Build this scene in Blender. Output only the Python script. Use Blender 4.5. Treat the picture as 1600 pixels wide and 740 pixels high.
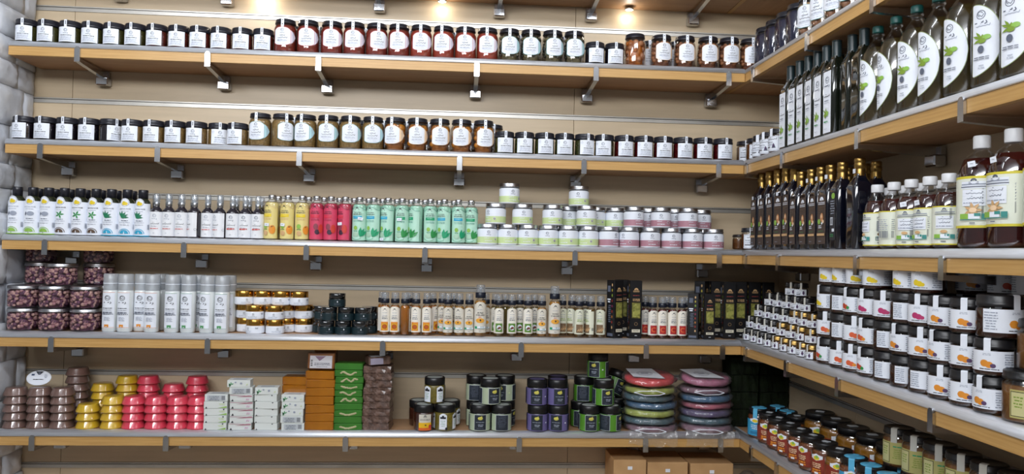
import bpy, math, random
from mathutils import Vector, Matrix
for o in list(bpy.data.objects): bpy.data.objects.remove(o, do_unlink=True)
scene = bpy.context.scene
col = scene.collection
R0 = random.Random(7)
PI = math.pi

# ------------------------------------------------------------------ camera, world, light, exposure
YAW, PIT, ROL, F, CZ = .0711, .0205, .0207, 1200.0, 1.5
_cy, _sy, _cp, _sp = math.cos(YAW), math.sin(YAW), math.cos(PIT), math.sin(PIT)
FW = Vector((_sy*_cp, _cy*_cp, _sp)); _r = Vector((_cy, -_sy, 0)); _u = _r.cross(FW)
RT = _r*math.cos(ROL) + _u*math.sin(ROL); UP = _u*math.cos(ROL) - _r*math.sin(ROL)
cd = bpy.data.cameras.new('camera'); cam = bpy.data.objects.new('camera', cd); col.objects.link(cam)
cd.sensor_width = 36; cd.lens = F/1600*36; cd.clip_start = .05
cam.matrix_world = Matrix(((RT.x, UP.x, -FW.x, 0), (RT.y, UP.y, -FW.y, 0), (RT.z, UP.z, -FW.z, CZ), (0, 0, 0, 1)))
scene.camera = cam
w = bpy.data.worlds.new('world'); scene.world = w; w.use_nodes = True
w.node_tree.nodes['Background'].inputs[0].default_value = (.93, .96, 1, 1)
w.node_tree.nodes['Background'].inputs[1].default_value = .19
def area(name, loc, sx, sy, power, rot=(0, 0, 0), color=(1, .97, .93)):
    l = bpy.data.lights.new(name, 'AREA'); l.shape = 'RECTANGLE'; l.size = sx; l.size_y = sy; l.energy = power; l.color = color
    o = bpy.data.objects.new(name, l); o.location = loc; o.rotation_euler = rot; col.objects.link(o); return o
TL = math.radians(62)           # track lamps aimed at the shelves
area('track_light', (-1.0, 1.75, 3.08), 1.5, .22, 17, (TL, 0, 0), (.90, .94, 1))
area('track_light', (.75, 1.75, 3.08), 1.1, .22, 12, (TL, 0, 0), (.90, .94, 1))
area('track_light', (-.9, -.3, 2.95), 3.0, .5, 88, (math.radians(82), 0, -.25), (.95, .97, 1))
scene.view_settings.view_transform = 'Standard'; scene.view_settings.look = 'None'
scene.view_settings.gamma = 1; scene.view_settings.use_curve_mapping = False
scene.view_settings.exposure = .08

# where a measured sight line meets a shelf row (real metres: y = distance from camera plane, x = right)
def at(px, Y, z):
    k = (px-800)/F; dz = z-CZ
    return (k*(Y*FW.y+dz*FW.z) - Y*RT.y - dz*RT.z)/(RT.x - k*FW.x)
def atr(px, X, z):
    k = (px-800)/F; dz = z-CZ
    return (k*(X*FW.x+dz*FW.z) - X*RT.x - dz*RT.z)/(RT.y - k*FW.y)
YF, YW = 3.22, 3.473            # front edge of the back shelves, face of the back wall
XF, XW = 1.224, 1.494           # front edge of the right shelves, face of the right wall
XL = -1.828                     # stone side wall
SZ = {'Z': 2.69, 'A': 2.3165, 'B': 1.92, 'C': 1.533, 'D': 1.144, 'E': .750, 'F': .36}
SN = {'A': 'top back shelf', 'B': 'second back shelf', 'C': 'third back shelf', 'D': 'fourth back shelf', 'E': 'fifth back shelf'}
SR = {'A': 'top right shelf', 'B': 'second right shelf', 'C': 'third right shelf', 'D': 'fourth right shelf', 'E': 'fifth right shelf'}

# ------------------------------------------------------------------ materials
def lin(h):
    h = h.lstrip('#'); c = [int(h[i:i+2], 16)/255 for i in (0, 2, 4)]
    return [x/12.92 if x <= .04045 else ((x+.055)/1.055)**2.4 for x in c]
MATS = {}
def mat(name, hexc, rough=.5, metal=0, spec=.5, coat=0, noise=0, scale=30, hex2=None, bump=0, stretch=None, emit=0, trans=0):
    if name in MATS: return MATS[name]
    m = bpy.data.materials.new(name); m.use_nodes = True; nt = m.node_tree; b = nt.nodes['Principled BSDF']
    c = lin(hexc); b.inputs['Base Color'].default_value = (*c, 1)
    b.inputs['Roughness'].default_value = rough; b.inputs['Metallic'].default_value = metal
    b.inputs['Specular IOR Level'].default_value = spec; b.inputs['Coat Weight'].default_value = coat
    b.inputs['Coat Roughness'].default_value = .05
    if trans: b.inputs['Subsurface Weight'].default_value = trans; b.inputs['Subsurface Radius'].default_value = (.02, .01, .01)
    if emit: b.inputs['Emission Color'].default_value = (*c, 1); b.inputs['Emission Strength'].default_value = emit
    c2 = lin(hex2) if hex2 else [x*(1-noise) for x in c]
    tc = nt.nodes.new('ShaderNodeTexCoord'); mp = nt.nodes.new('ShaderNodeMapping')
    if stretch: mp.inputs['Scale'].default_value = stretch
    nt.links.new(tc.outputs['Object'], mp.inputs[0])
    n = nt.nodes.new('ShaderNodeTexNoise'); n.inputs['Scale'].default_value = scale; n.inputs['Detail'].default_value = 4
    nt.links.new(mp.outputs[0], n.inputs['Vector'])
    if noise or hex2:
        r = nt.nodes.new('ShaderNodeValToRGB'); r.color_ramp.elements[0].position = .35; r.color_ramp.elements[1].position = .65
        r.color_ramp.elements[0].color = (*c2, 1); r.color_ramp.elements[1].color = (*c, 1)
        nt.links.new(n.outputs[0], r.inputs[0]); nt.links.new(r.outputs[0], b.inputs['Base Color'])
    if bump:
        bp = nt.nodes.new('ShaderNodeBump'); bp.inputs['Strength'].default_value = bump; bp.inputs['Distance'].default_value = .01
        nt.links.new(n.outputs[0], bp.inputs['Height']); nt.links.new(bp.outputs[0], b.inputs['Normal'])
    MATS[name] = m; return m
def glass(name, hexc='#ffffff', tint=.95, gloss=.12, rough=.04, bump=0, haze=0):
    if name in MATS: return MATS[name]
    m = bpy.data.materials.new(name); m.use_nodes = True; nt = m.node_tree
    for n in list(nt.nodes): nt.nodes.remove(n)
    out = nt.nodes.new('ShaderNodeOutputMaterial'); tr = nt.nodes.new('ShaderNodeBsdfTransparent'); gl = nt.nodes.new('ShaderNodeBsdfGlossy')
    mx = nt.nodes.new('ShaderNodeMixShader'); lw = nt.nodes.new('ShaderNodeLayerWeight'); mr = nt.nodes.new('ShaderNodeMapRange')
    c = lin(hexc); tr.inputs[0].default_value = (*[x*tint for x in c], 1); gl.inputs[0].default_value = (1, 1, 1, 1); gl.inputs['Roughness'].default_value = rough
    lw.inputs[0].default_value = .25; mr.inputs['To Min'].default_value = gloss*.5; mr.inputs['To Max'].default_value = min(.85, gloss*5)
    nt.links.new(lw.outputs['Fresnel'], mr.inputs['Value']); nt.links.new(mr.outputs[0], mx.inputs[0])
    nt.links.new(tr.outputs[0], mx.inputs[1]); nt.links.new(gl.outputs[0], mx.inputs[2])
    last = mx
    if haze:
        df = nt.nodes.new('ShaderNodeBsdfDiffuse'); df.inputs[0].default_value = (*c, 1); m2 = nt.nodes.new('ShaderNodeMixShader'); m2.inputs[0].default_value = haze
        nt.links.new(mx.outputs[0], m2.inputs[1]); nt.links.new(df.outputs[0], m2.inputs[2]); last = m2
    if bump:
        n = nt.nodes.new('ShaderNodeTexNoise'); n.inputs['Scale'].default_value = 45; n.inputs['Detail'].default_value = 3
        tc = nt.nodes.new('ShaderNodeTexCoord'); nt.links.new(tc.outputs['Object'], n.inputs['Vector'])
        bp = nt.nodes.new('ShaderNodeBump'); bp.inputs['Strength'].default_value = bump; bp.inputs['Distance'].default_value = .01
        nt.links.new(n.outputs[0], bp.inputs['Height']); nt.links.new(bp.outputs[0], gl.inputs['Normal'])
    nt.links.new(last.outputs[0], out.inputs[0]); MATS[name] = m; return m

WALL = mat('beige_laminate', '#c9b699', .34, spec=.35, noise=.10, scale=3, stretch=(1, 1, 14))
WOOD = mat('beech_edge', '#c9a063', .4, hex2='#bb9053', scale=6, stretch=(1, 1, 30))
BOARD = mat('beech_board', '#b18a66', .5, hex2='#a67f5c', scale=5, stretch=(1, 9, 1))
STEEL = mat('brushed_steel', '#e9ecf2', .45, .65, noise=.15, scale=8, stretch=(1, 40, 40))
RAIL = mat('rail_steel', '#c4c1ba', .35, .6, noise=.15, scale=8)
CHROME = mat('chrome_clip', '#c2c4c8', .2, 1)
DARKG = mat('groove_shadow', '#3b332b', .6)
STONE = mat('split_stone', '#e0e4ea', .85, hex2='#c6cbd4', scale=9, bump=.8)
PLASTER = mat('white_plaster', '#dfe3ea', .8, noise=.04)
TILE = mat('floor_tile', '#b7ab9b', .3, noise=.1, scale=3)
BLACK = mat('black_plastic_lid', '#22232b', .3, noise=.1)
BLACK2 = mat('satin_black_lid', '#141416', .35)
WHITE = mat('white_paper', '#e8edf6', .55)
CREAM = mat('cream_paper', '#f0ebdf', .55)
INK = mat('black_ink', '#1d1e28', .6)
GREY = mat('grey_print', '#5c6374', .6)
LGREY = mat('pale_print', '#98a0b0', .6)
GLASS = glass('clear_glass'); PET = glass('clear_plastic', gloss=.09); FILM = glass('crinkled_film', gloss=.17, rough=.09, bump=1, haze=.05)
FROST = glass('frosted_plastic', '#e6eaee', gloss=.1, rough=.3, haze=.35)
CAPCLR = glass('clear_cap', '#f2f5f8', gloss=.14, haze=.12)
SILVER = mat('silver_lid', '#c5c7cb', .3, 1, noise=.1)
GOLD = mat('gold_lid', '#c79646', .22, 1, noise=.1)
GOLD2 = mat('gold_capsule', '#a8884e', .33, 1, noise=.15)
def M(name, h, rough=.45, **k): return mat(name, h, rough, **k)
TEAL = M('teal_print', '#3d8c86'); LTEAL = M('pale_teal_print', '#b5dbe2'); ROSE = M('rose_print', '#cf5a55'); PINKP = M('pale_pink_print', '#e3dbe8')
GREENP = M('leaf_green_print', '#2f8f4a'); LIME = M('lime_print', '#8dbb4e'); YEL = M('yellow_print', '#e5ca2b'); ORG = M('orange_print', '#e0902f')
BLUEP = M('cyan_print', '#2fa3c9'); BROWNP = M('brown_print', '#5a4636'); RED = M('red_print', '#c83c30'); TAN = M('tan_print', '#cfa878'); PEACH = M('peach_print', '#efcfa9')
SAGE = M('sage_print', '#c9dba0'); MAUVE = M('mauve_print', '#b07f8c'); OLV = M('olive_print', '#7d9a33'); EMER = M('emerald_print', '#1a9a6a'); MAG = M('magenta_print', '#b8376b')

# ------------------------------------------------------------------ mesh helpers
class MB:
    def __init__(s): s.v = []; s.f = []; s.m = []; s.sm = []; s.mats = []
    def mi(s, m):
        if m not in s.mats: s.mats.append(m)
        return s.mats.index(m)
    def add(s, vs, fs, m, smooth=False):
        b = len(s.v); s.v += [tuple(v) for v in vs]; k = s.mi(m)
        for f in fs: s.f.append(tuple(b+i for i in f)); s.m.append(k); s.sm.append(smooth)
        return s
    def box(s, x0, x1, y0, y1, z0, z1, m):
        v = [(x0, y0, z0), (x1, y0, z0), (x1, y1, z0), (x0, y1, z0), (x0, y0, z1), (x1, y0, z1), (x1, y1, z1), (x0, y1, z1)]
        return s.add(v, [(3, 2, 1, 0), (4, 5, 6, 7), (0, 1, 5, 4), (1, 2, 6, 5), (2, 3, 7, 6), (3, 0, 4, 7)], m)
    def rbox(s, x0, x1, y0, y1, z0, z1, m, b=.004, taper=1.0, smooth=False):
        # box with chamfered edges: three rings of eight
        def ring(z, ins, t):
            cx, cy = (x0+x1)/2, (y0+y1)/2; hx, hy = ((x1-x0)/2)*t, ((y1-y0)/2)*t; i = ins
            p = [(-hx+i, -hy+i-b*0), (-hx+b+i, -hy+i)]
            pts = [(-hx+b+i, -hy+i), (hx-b-i, -hy+i), (hx-i, -hy+b+i), (hx-i, hy-b-i), (hx-b-i, hy-i), (-hx+b+i, hy-i), (-hx+i, hy-b-i), (-hx+i, -hy+b+i)]
            return [(cx+a, cy+c, z) for a, c in pts]
        rs = [ring(z0, b, 1), ring(z0+b, 0, 1), ring(z1-b, 0, taper), ring(z1, b, taper)]
        v = sum(rs, []); f = [tuple(range(7, -1, -1)), tuple(range(24, 32))]
        for k in range(3):
            for i in range(8): j = (i+1) % 8; f.append((k*8+i, k*8+j, k*8+8+j, k*8+8+i))
        return s.add(v, f, m, smooth)
    def lathe(s, prof, m, n=24, smooth=True, cx=0, cy=0, sq=None):
        v = []; f = []; base = []
        for r, z in prof:
            if r < 1e-5: base.append((len(v), 1)); v.append((cx, cy, z))
            else:
                base.append((len(v), n))
                for i in range(n):
                    a = 2*PI*i/n; c, d = math.cos(a), math.sin(a); q = 1
                    if sq: q = 1/((abs(c)**sq+abs(d)**sq)**(1/sq))
                    v.append((cx+r*c*q, cy+r*d*q, z))
        for (a, na), (b, nb) in zip(base, base[1:]):
            for i in range(n):
                j = (i+1) % n
                if na == 1 and nb == 1: continue
                if na == 1: f.append((a, b+j, b+i))
                elif nb == 1: f.append((a+i, a+j, b))
                else: f.append((a+i, a+j, b+j, b+i))
        return s.add(v, f, m, smooth)
    def ball(s, c, r, m, n=8, k=5, sc=(1, 1, 1), smooth=True):
        v = [(c[0], c[1], c[2]-r*sc[2])]
        for j in range(1, k):
            t = PI*j/k
            for i in range(n): a = 2*PI*i/n; v.append((c[0]+r*sc[0]*math.sin(t)*math.cos(a), c[1]+r*sc[1]*math.sin(t)*math.sin(a), c[2]-r*sc[2]*math.cos(t)))
        v.append((c[0], c[1], c[2]+r*sc[2])); L = len(v)-1; f = []
        for i in range(n):
            i2 = (i+1) % n; f.append((0, 1+i2, 1+i)); f.append((L, L-n+i, L-n+i2))
            for j in range(k-2): a = 1+j*n; f.append((a+i, a+i2, a+n+i2, a+n+i))
        return s.add(v, f, m, smooth)
    def mesh(s, name):
        me = bpy.data.meshes.new(name); me.from_pydata(s.v, [], s.f)
        for m in s.mats: me.materials.append(m)
        me.polygons.foreach_set('material_index', s.m); me.polygons.foreach_set('use_smooth', s.sm); me.update(); return me
_txt = {}
def text_geo(t):
    if t not in _txt:
        cu = bpy.data.curves.new('t', 'FONT'); cu.body = t; cu.resolution_u = 1; cu.align_x = 'CENTER'; cu.size = 1; cu.offset = .012
        ob = bpy.data.objects.new('t', cu); me = bpy.data.meshes.new_from_object(ob)
        vs = [(v.co.x, v.co.y) for v in me.vertices]; fs = [tuple(p.vertices) for p in me.polygons]
        wd = max(v[0] for v in vs)-min(v[0] for v in vs); ht = max(v[1] for v in vs)
        bpy.data.objects.remove(ob); bpy.data.meshes.remove(me); _txt[t] = (vs, fs, wd, ht)
    return _txt[t]
class Lab:
    """print laid on a cylinder of radius R (or a flat face at y=-R when flat)"""
    def __init__(s, R, flat=False, off=.0006): s.R = R; s.flat = flat; s.mb = MB(); s.off = off; s.n = 0
    def p(s, u, v, e):
        if s.flat: return (u, -(s.R+e), v)
        a = u/s.R; return ((s.R+e)*math.sin(a), -(s.R+e)*math.cos(a), v)
    def nxt(s): s.n += 1; return s.off + .00022*s.n
    def cols(s, u0, u1, top, bot, m, n=None, e=None):
        e = e or s.nxt(); n = n or max(1, int((u1-u0)/.006)) ; vs = []; fs = []
        for i in range(n+1):
            u = u0+(u1-u0)*i/n; vs += [s.p(u, bot(u), e), s.p(u, top(u), e)]
            if i: k = 2*i; fs.append((k-2, k, k+1, k-1))
        s.mb.add(vs, fs, m, True); return s
    def rect(s, u0, u1, v0, v1, m, e=None): return s.cols(u0, u1, lambda u: v1, lambda u: v0, m, e=e, n=None)
    def ell(s, cu, cv, ru, rv, m, n=10):
        q = lambda u: rv*math.sqrt(max(0, 1-((u-cu)/ru)**2)); return s.cols(cu-ru, cu+ru, lambda u: cv+q(u), lambda u: cv-q(u), m, n)
    def ring(s, cu, cv, r, w, m, n=14, a0=0, a1=2*PI):
        e = s.nxt(); vs = []; fs = []
        for i in range(n+1):
            a = a0+(a1-a0)*i/n; c, d = math.cos(a), math.sin(a); vs += [s.p(cu+(r-w)*c, cv+(r-w)*d, e), s.p(cu+r*c, cv+r*d, e)]
            if i: k = 2*i; fs.append((k-2, k-1, k+1, k))
        s.mb.add(vs, fs, m); return s
    def poly(s, pts, m): e = s.nxt(); s.mb.add([s.p(u, v, e) for u, v in pts], [tuple(range(len(pts)))], m); return s
    def line(s, pts, w, m):
        e = s.nxt()
        for (a, b), (c, d) in zip(pts, pts[1:]):
            L = math.hypot(c-a, d-b) or 1; nx, ny = -(d-b)/L*w/2, (c-a)/L*w/2
            s.mb.add([s.p(a+nx, b+ny, e), s.p(a-nx, b-ny, e), s.p(c-nx, d-ny, e), s.p(c+nx, d+ny, e)], [(0, 1, 2, 3)], m)
        return s
    def text(s, t, cu, v, h, m, maxw=None):
        vs, fs, wd, ht = text_geo(t); k = h/ht; kx = k
        if maxw and wd*k > maxw: kx = maxw/wd
        e = s.nxt(); s.mb.add([s.p(cu+x*kx, v+y*k, e) for x, y in vs], fs, m); return s
    def lines(s, u0, u1, v, n, dv, m, h=None, seed=1):
        r = random.Random(seed); e = s.nxt(); h = h or dv*.35
        for i in range(n):
            ins = (u1-u0)*r.uniform(0, .18); u = u0+ins; end = u1-ins; vv = v-i*dv
            while u < end-.001:
                w_ = min(end-u, r.uniform(.004, .012)); hh = h*r.uniform(.8, 1.2)
                s.mb.add([s.p(u, vv-hh, e), s.p(u+w_, vv-hh, e), s.p(u+w_, vv, e), s.p(u, vv, e)], [(0, 1, 2, 3)], m); u += w_+.0015
        return s
    def script(s, cu, cv, w_, h, m, seed=1, th=.0012):
        # cursive word strokes, as blurred in the photograph
        r = random.Random(seed); pts = []; n = 7
        for i in range(n+1): pts.append((cu+w_/2-w_*i/n, cv+(h*r.uniform(-.1, .35) if i % 2 else -h*.25)))
        s.line(pts, th, m); s.line([(cu+w_/2, cv-h*.3), (cu+w_/2+.002, cv+h*.5)], th, m)
        s.line([(cu-w_*.15, cv+h*.75), (cu-w_*.05, cv+h*.75)], th, m); return s
    def logo(s, cu, cv, k, m=GREY):
        s.ring(cu, cv, .0075*k, .0012*k, m, 12); s.ring(cu-.001*k, cv+.001*k, .0045*k, .001*k, m, 8, .2, 4.6); s.line([(cu-.004*k, cv+.001*k), (cu+.002*k, cv-.0035*k), (cu+.005*k, cv+.001*k)], .001*k, m)
        s.line([(cu-.010*k, cv-.0125*k), (cu+.004*k, cv-.0125*k)], .0018*k, m); s.line([(cu+.004*k, cv-.0125*k), (cu+.004*k, cv-.0105*k)], .0014*k, m); s.line([(cu+.008*k, cv-.0105*k), (cu+.0095*k, cv-.014*k), (cu+.006*k, cv-.016*k)], .0014*k, m); return s
    def bars(s, u0, u1, v0, v1, m=INK, seed=3):
        r = random.Random(seed); e = s.nxt(); u = u0
        while u < u1: w_ = r.uniform(.0006, .0018); s.mb.add([s.p(u, v0, e), s.p(u+w_, v0, e), s.p(u+w_, v1, e), s.p(u, v1, e)], [(0, 1, 2, 3)], m); u += w_+r.uniform(.0007, .0015)
        return s
    def leaf(s, u, v, L, ang, w_, m):
        c, d = math.cos(ang), math.sin(ang); pts = []
        for t, q in ((0, 0), (.3, .8), (.6, 1), (1, 0), (.6, -1), (.3, -.8)): pts.append((u+c*t*L-d*q*w_/2, v+d*t*L+c*q*w_/2))
        return s.poly(pts, m)
    def tree(s, u, v, k, m=INK):
        s.ring(u, v, .006*k, .0035*k, m, 8, 0, PI); s.line([(u, v), (u, v+.003*k)], .001*k, m); s.line([(u-.009*k, v-.002*k), (u+.009*k, v-.002*k)], .0012*k, m); s.line([(u-.009*k, v-.0048*k), (u+.009*k, v-.0048*k)], .0012*k, m); return s
    def mesh(s): return s.mb.mesh('label')

# ------------------------------------------------------------------ objects
def obj(name, me, parent=None, **k):
    if isinstance(me, MB): me = me.mesh(name)
    o = bpy.data.objects.new(name, me); col.objects.link(o)
    if parent: o.parent = parent
    for a, b in k.items(): o[a] = b
    return o
def empty(name, loc, rz, label, cat, group=None, tilt=(0, 0)):
    o = bpy.data.objects.new(name, None); o.empty_display_size = .02; col.objects.link(o); o.location = loc; o.rotation_euler = (tilt[0], tilt[1], math.radians(rz))
    o['label'] = label; o['category'] = cat
    if group: o['group'] = group
    return o
ORD = 'first second third fourth fifth sixth seventh eighth ninth tenth eleventh twelfth thirteenth fourteenth fifteenth sixteenth seventeenth eighteenth nineteenth twentieth'.split()
LABELS = {}
def place(kind, loc, rz, label, group, sc=1, tilt=(0, 0), extra=()):
    n = len(label.split())
    if n > 16: print('LONG', n, label)
    if label in LABELS: print('DUP', label)
    LABELS[label] = 1
    root = empty(kind['name'], loc, rz, label, kind['cat'], group, tilt)
    if sc != 1: root.scale = (sc, sc, sc)
    for p in list(kind['parts'])+list(extra):
        o = bpy.data.objects.new(p[0], p[1]); col.objects.link(o); o.parent = root
        if len(p) > 2 and p[2]: o['label'] = p[2]
        if len(p) > 3 and p[3]: o['kind'] = 'stuff'
    return root
def K(name, cat, *parts): return dict(name=name, cat=cat, parts=parts)
def row(kind, pxs, sh, desc, group, yoff=.012, r=.045, rots=0, where=None, tier=None, tz=0, start=0, sc=1, side='left', ref=None, dsc=None, mid=.04):
    """a row on a back shelf; yoff = gap to the shelf front, r = radius"""
    z = SZ[sh]+tz+.0005; Y = YF+yoff+r; J = random.Random(hash_(desc))
    out = []
    for i, px in enumerate(pxs):
        x = at(px, Y, z+mid)
        rz = (rots[i] if isinstance(rots, (list, tuple)) else rots)+J.uniform(-5, 5)
        lab = f"{ORD[start+i]} {desc} from the {side}" if len(pxs) > 1 or start else desc
        lab = ('' if len(pxs) > 1 or start else '')+lab+', '+(where or SN[sh])
        k = kind[i] if isinstance(kind, (list, tuple)) else kind
        out.append(place(k, (x, Y+J.uniform(0, .004), z), rz, lab, group, sc))
    return out
def hash_(s): return sum((i+1)*ord(c) for i, c in enumerate(s)) % 99991
def rrow(kind, pxs, sh, desc, group, xoff=.015, r=.045, rots=-60, where=None, tz=0, mid=.04, start=0, sc=1, extras=None):
    """a row on a right shelf, ordinals counted from the corner"""
    z = SZ[sh]+tz+.0005; X = XF+xoff+r; J = random.Random(hash_(desc)); out = []
    for i, px in enumerate(pxs):
        y = atr(px, X, z+mid); rz = (rots[i] if isinstance(rots, (list, tuple)) else rots)+J.uniform(-6, 6)
        k = kind[i] if isinstance(kind, (list, tuple)) else kind
        lab = (f"{ORD[start+i]} {desc} from the corner, " if len(pxs) > 1 or start else desc+', ')+(where or SR[sh])
        out.append(place(k, (X, y, z), rz, lab, group, sc, extra=(extras[i] if extras else ())))
    return out
# ------------------------------------------------------------------ setting
fl = obj('floor', MB().box(-4, 3, -3, 4, -.05, 0, TILE), kind='structure')
ce = obj('ceiling', MB().box(-4, 3, -3, 4, 3.14, 3.2, PLASTER), kind='structure')
# back wall: backing, panels between rails, rails
rail_z = []
wb = obj('wall_back', MB().box(-2.3, XW+.1, YW+.012, YW+.08, 0, 3.14, DARKG), kind='structure')
def zw(px, py):      # height on the back wall of a point seen there
    d = FW+RT*((px-800)/F)-UP*((py-370)/F); return CZ+d.z*YW/d.y
rz_ = [zw(400, 26), zw(400, 167), zw(400, 310), zw(400, 446), zw(400, 583), zw(400, 726)]
print('rails', [round(z, 3) for z in rz_])
edges = [3.13]+rz_+[.0]
xs = [-2.0, at(115, YW, 2.3), 0.52, XW+.012]
for k in range(len(edges)-1):
    zt, zb = edges[k]-(.012 if k else 0), edges[k+1]+(.012 if k < 6 else .0)
    for a, b in zip(xs, xs[1:]):
        obj('panel', MB().rbox(a+.0008, b-.0008, YW, YW+.0118, zb, zt, WALL, .001), wb)
for z in rz_:
    m = MB(); m.box(-2.0, XW, YW-.003, YW+.0118, z+.0065, z+.0115, RAIL); m.box(-2.0, XW, YW-.003, YW+.0118, z-.0115, z+.0035, RAIL)
    obj('rail', m, wb)
wr = obj('wall_right', MB().box(XW+.012, XW+.08, .3, YW+.08, 0, 3.14, DARKG), kind='structure')
ys = [.35, 1.55, 2.77, YW]
for k in range(len(edges)-1):
    zt, zb = edges[k]-(.012 if k else 0), edges[k+1]+(.012 if k < 6 else .0)
    for a, b in zip(ys, ys[1:]): obj('panel', MB().rbox(XW, XW+.0118, a+.0008, b-.0008, zb, zt, WALL, .001), wr)
for z in rz_:
    m = MB(); m.box(XW-.003, XW+.0118, .35, YW, z+.0065, z+.0115, RAIL); m.box(XW-.003, XW+.0118, .35, YW, z-.0115, z+.0035, RAIL); obj('rail', m, wr)
# left side wall with split stone cladding
wl = obj('wall_left', MB().box(XL-.5, XL-.030, 3.16, 3.6, 0, 3.14, PLASTER), kind='structure')
J = random.Random(3); z = 0.0; rown = 0
while z < 3.13:
    h = J.choice((.10, .13, .16, .12)); h = min(h, 3.135-z); y = 3.165-J.uniform(0, .0)
    while y < 3.46:
        L = min(J.uniform(.10, .24), 3.468-y); L = L if 3.468-y-L > .05 else 3.468-y
        x1 = XL-.006+J.uniform(-.010, .004); nu, nv = 6, 5; vs = []; fs = []
        for j in range(nv+1):
            for i in range(nu+1):
                edge = i in (0, nu) or j in (0, nv)
                vs.append(((x1-.006-J.uniform(0, .005)) if edge else x1+J.uniform(-.006, .006), y+.001+(L-.002)*i/nu+(0 if edge else J.uniform(-.006, .006)), z+.001+(h-.002)*j/nv+(0 if edge else J.uniform(-.006, .006))))
        q = nu+1
        for j in range(nv):
            for i in range(nu): a = j*q+i; fs.append((a, a+1, a+q+1, a+q)) if (i+j) % 2 else fs.extend([(a, a+1, a+q), (a+1, a+q+1, a+q)])
        bb = len(vs); rim = [i for i in range(q)]+[j*q+nu for j in range(1, nv+1)]+[nv*q+i for i in range(nu-1, -1, -1)]+[j*q for j in range(nv-1, 0, -1)]
        for r_ in rim: vs.append((XL-.031, vs[r_][1], vs[r_][2]))
        for i in range(len(rim)): j = (i+1) % len(rim); fs.append((rim[j], rim[i], bb+i, bb+j))
        st = MB().add(vs, fs, STONE, True); obj('stone', st, wl)
        y += L
    z += h
# ------------------------------------------------------------------ shelves
def shelf_label(s, side): return f"beech {side} shelf with steel front strip, " + {'Z': 'topmost, underside just in view', 'A': 'highest one carrying jars' if side == 'back' else 'highest, dark and chickpea jars', 'B': 'second from the top' if side == 'back' else 'second from top with oil bottles', 'C': 'third, with bath bottles' if side == 'back' else 'third, with vinegar bottles', 'D': 'fourth, with spray bottles' if side == 'back' else 'fourth, stacked with jam jars', 'E': 'fifth, with soaps' if side == 'back' else 'fifth, with honey jars', 'F': 'lowest, under the cardboard boxes'}[s]
clipm = MB()
def clip_geo(m):
    # local frame: front at y=0, shelf body towards +y, top z=0
    pts = [(-.011, -.080), (.011, -.080), (.011, -.030), (.0085, -.022), (.004, -.018), (-.004, -.018), (-.0085, -.022), (-.011, -.030)]
    n = len(pts); v = [(x, -.009, z) for x, z in pts]+[(x, -.001, z) for x, z in pts]
    m.add(v, [tuple(range(n)), tuple(range(2*n-1, n-1, -1))]+[(i, n+i, n+(i+1) % n, (i+1) % n) for i in range(n)], CHROME)
clip_geo(clipm); CLIP = clipm.mesh('clip')
def arm_mesh(depth):
    m = MB(); d = depth
    v = [(-.009, -.001, -.080), (.009, -.001, -.080), (.009, -.001, -.067), (-.009, -.001, -.067), (-.009, d-.02, -.098), (.009, d-.02, -.098), (.009, d-.02, -.067), (-.009, d-.02, -.067)]
    m.add(v, [(0, 1, 2, 3), (5, 4, 7, 6), (1, 5, 6, 2), (4, 0, 3, 7), (3, 2, 6, 7), (4, 5, 1, 0)], CHROME)
    return m.mesh('arm')
def block_mesh(depth):
    m = MB(); m.rbox(-.026, .026, depth-.045, depth-.004, -.128, -.092, CHROME, .004); m.box(-.022, .022, depth-.02, depth-.004, -.0915, -.067, CHROME); return m.mesh('wall_block')
def make_shelf(s, side, x0, x1, brk):
    z = SZ[s]; back = side == 'back'; dep = (YW-YF) if back else (XW-XF)
    L = x1-x0
    root = empty('wall_shelf', (x0, YF, z) if back else (XF, x1, z), 0 if back else -90, shelf_label(s, side), 'shelf', 'wall shelves')
    # local: x along, y depth
    obj('board', MB().box(0, L, .020, dep-.004, -.060, -.001, BOARD).box(0, L, 0.0005, .0198, -.060, -.0245, WOOD), root)
    m = MB(); p = [(-.001, -.024), (-.004, -.023)]+[(.018-.022*math.cos(t*PI/2/7), -.0195+.020*math.sin(t*PI/2/7)) for t in range(8)]+[(.030, .0005), (.030, -.0008), (.0195, -.003), (.0195, -.024)]
    n = len(p); v = [(0, a, b) for a, b in p]+[(L, a, b) for a, b in p]
    m.add(v, [tuple(range(n-1, -1, -1)), tuple(range(n, 2*n))]+[(i, (i+1) % n, n+(i+1) % n, n+i) for i in range(n)], STEEL)
    m.sm = [False, False]+[0 < i < 9 for i in range(n)]
    obj('edge_strip', m, root)
    am, bm = arm_mesh(dep), block_mesh(dep)
    for px in brk:
        q = (at(px, YF, z-.05)-x0) if back else (x1-atr(px, XF, z-.05))
        if not (0 < q < L): continue
        b = bpy.data.objects.new('bracket', am); col.objects.link(b); b.parent = root; b.location = (q, 0, 0); b['label'] = 'steel shelf bracket arm under the board'
        for nm, me in (('clip', CLIP), ('wall_block', bm)): c = bpy.data.objects.new(nm, me); col.objects.link(c); c.parent = b
    return root
SHB = {'Z': [150, 330, 585, 785, 938, 1108], 'A': [122, 325, 498, 745, 931, 1138], 'B': [64, 247, 468, 718, 912, 1122], 'C': [71, 288, 479, 664, 898, 1123], 'D': [81, 325, 598, 814, 1009, 1128], 'E': [51, 260, 540, 811, 1008, 1125], 'F': [300, 600, 900]}
SHR = {'Z': [], 'A': [1178, 1263, 1366], 'B': [1168, 1224, 1342, 1506], 'C': [1166, 1217, 1340, 1475], 'D': [1166, 1230, 1311, 1458], 'E': [1175, 1215, 1330, 1480], 'F': []}
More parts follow.
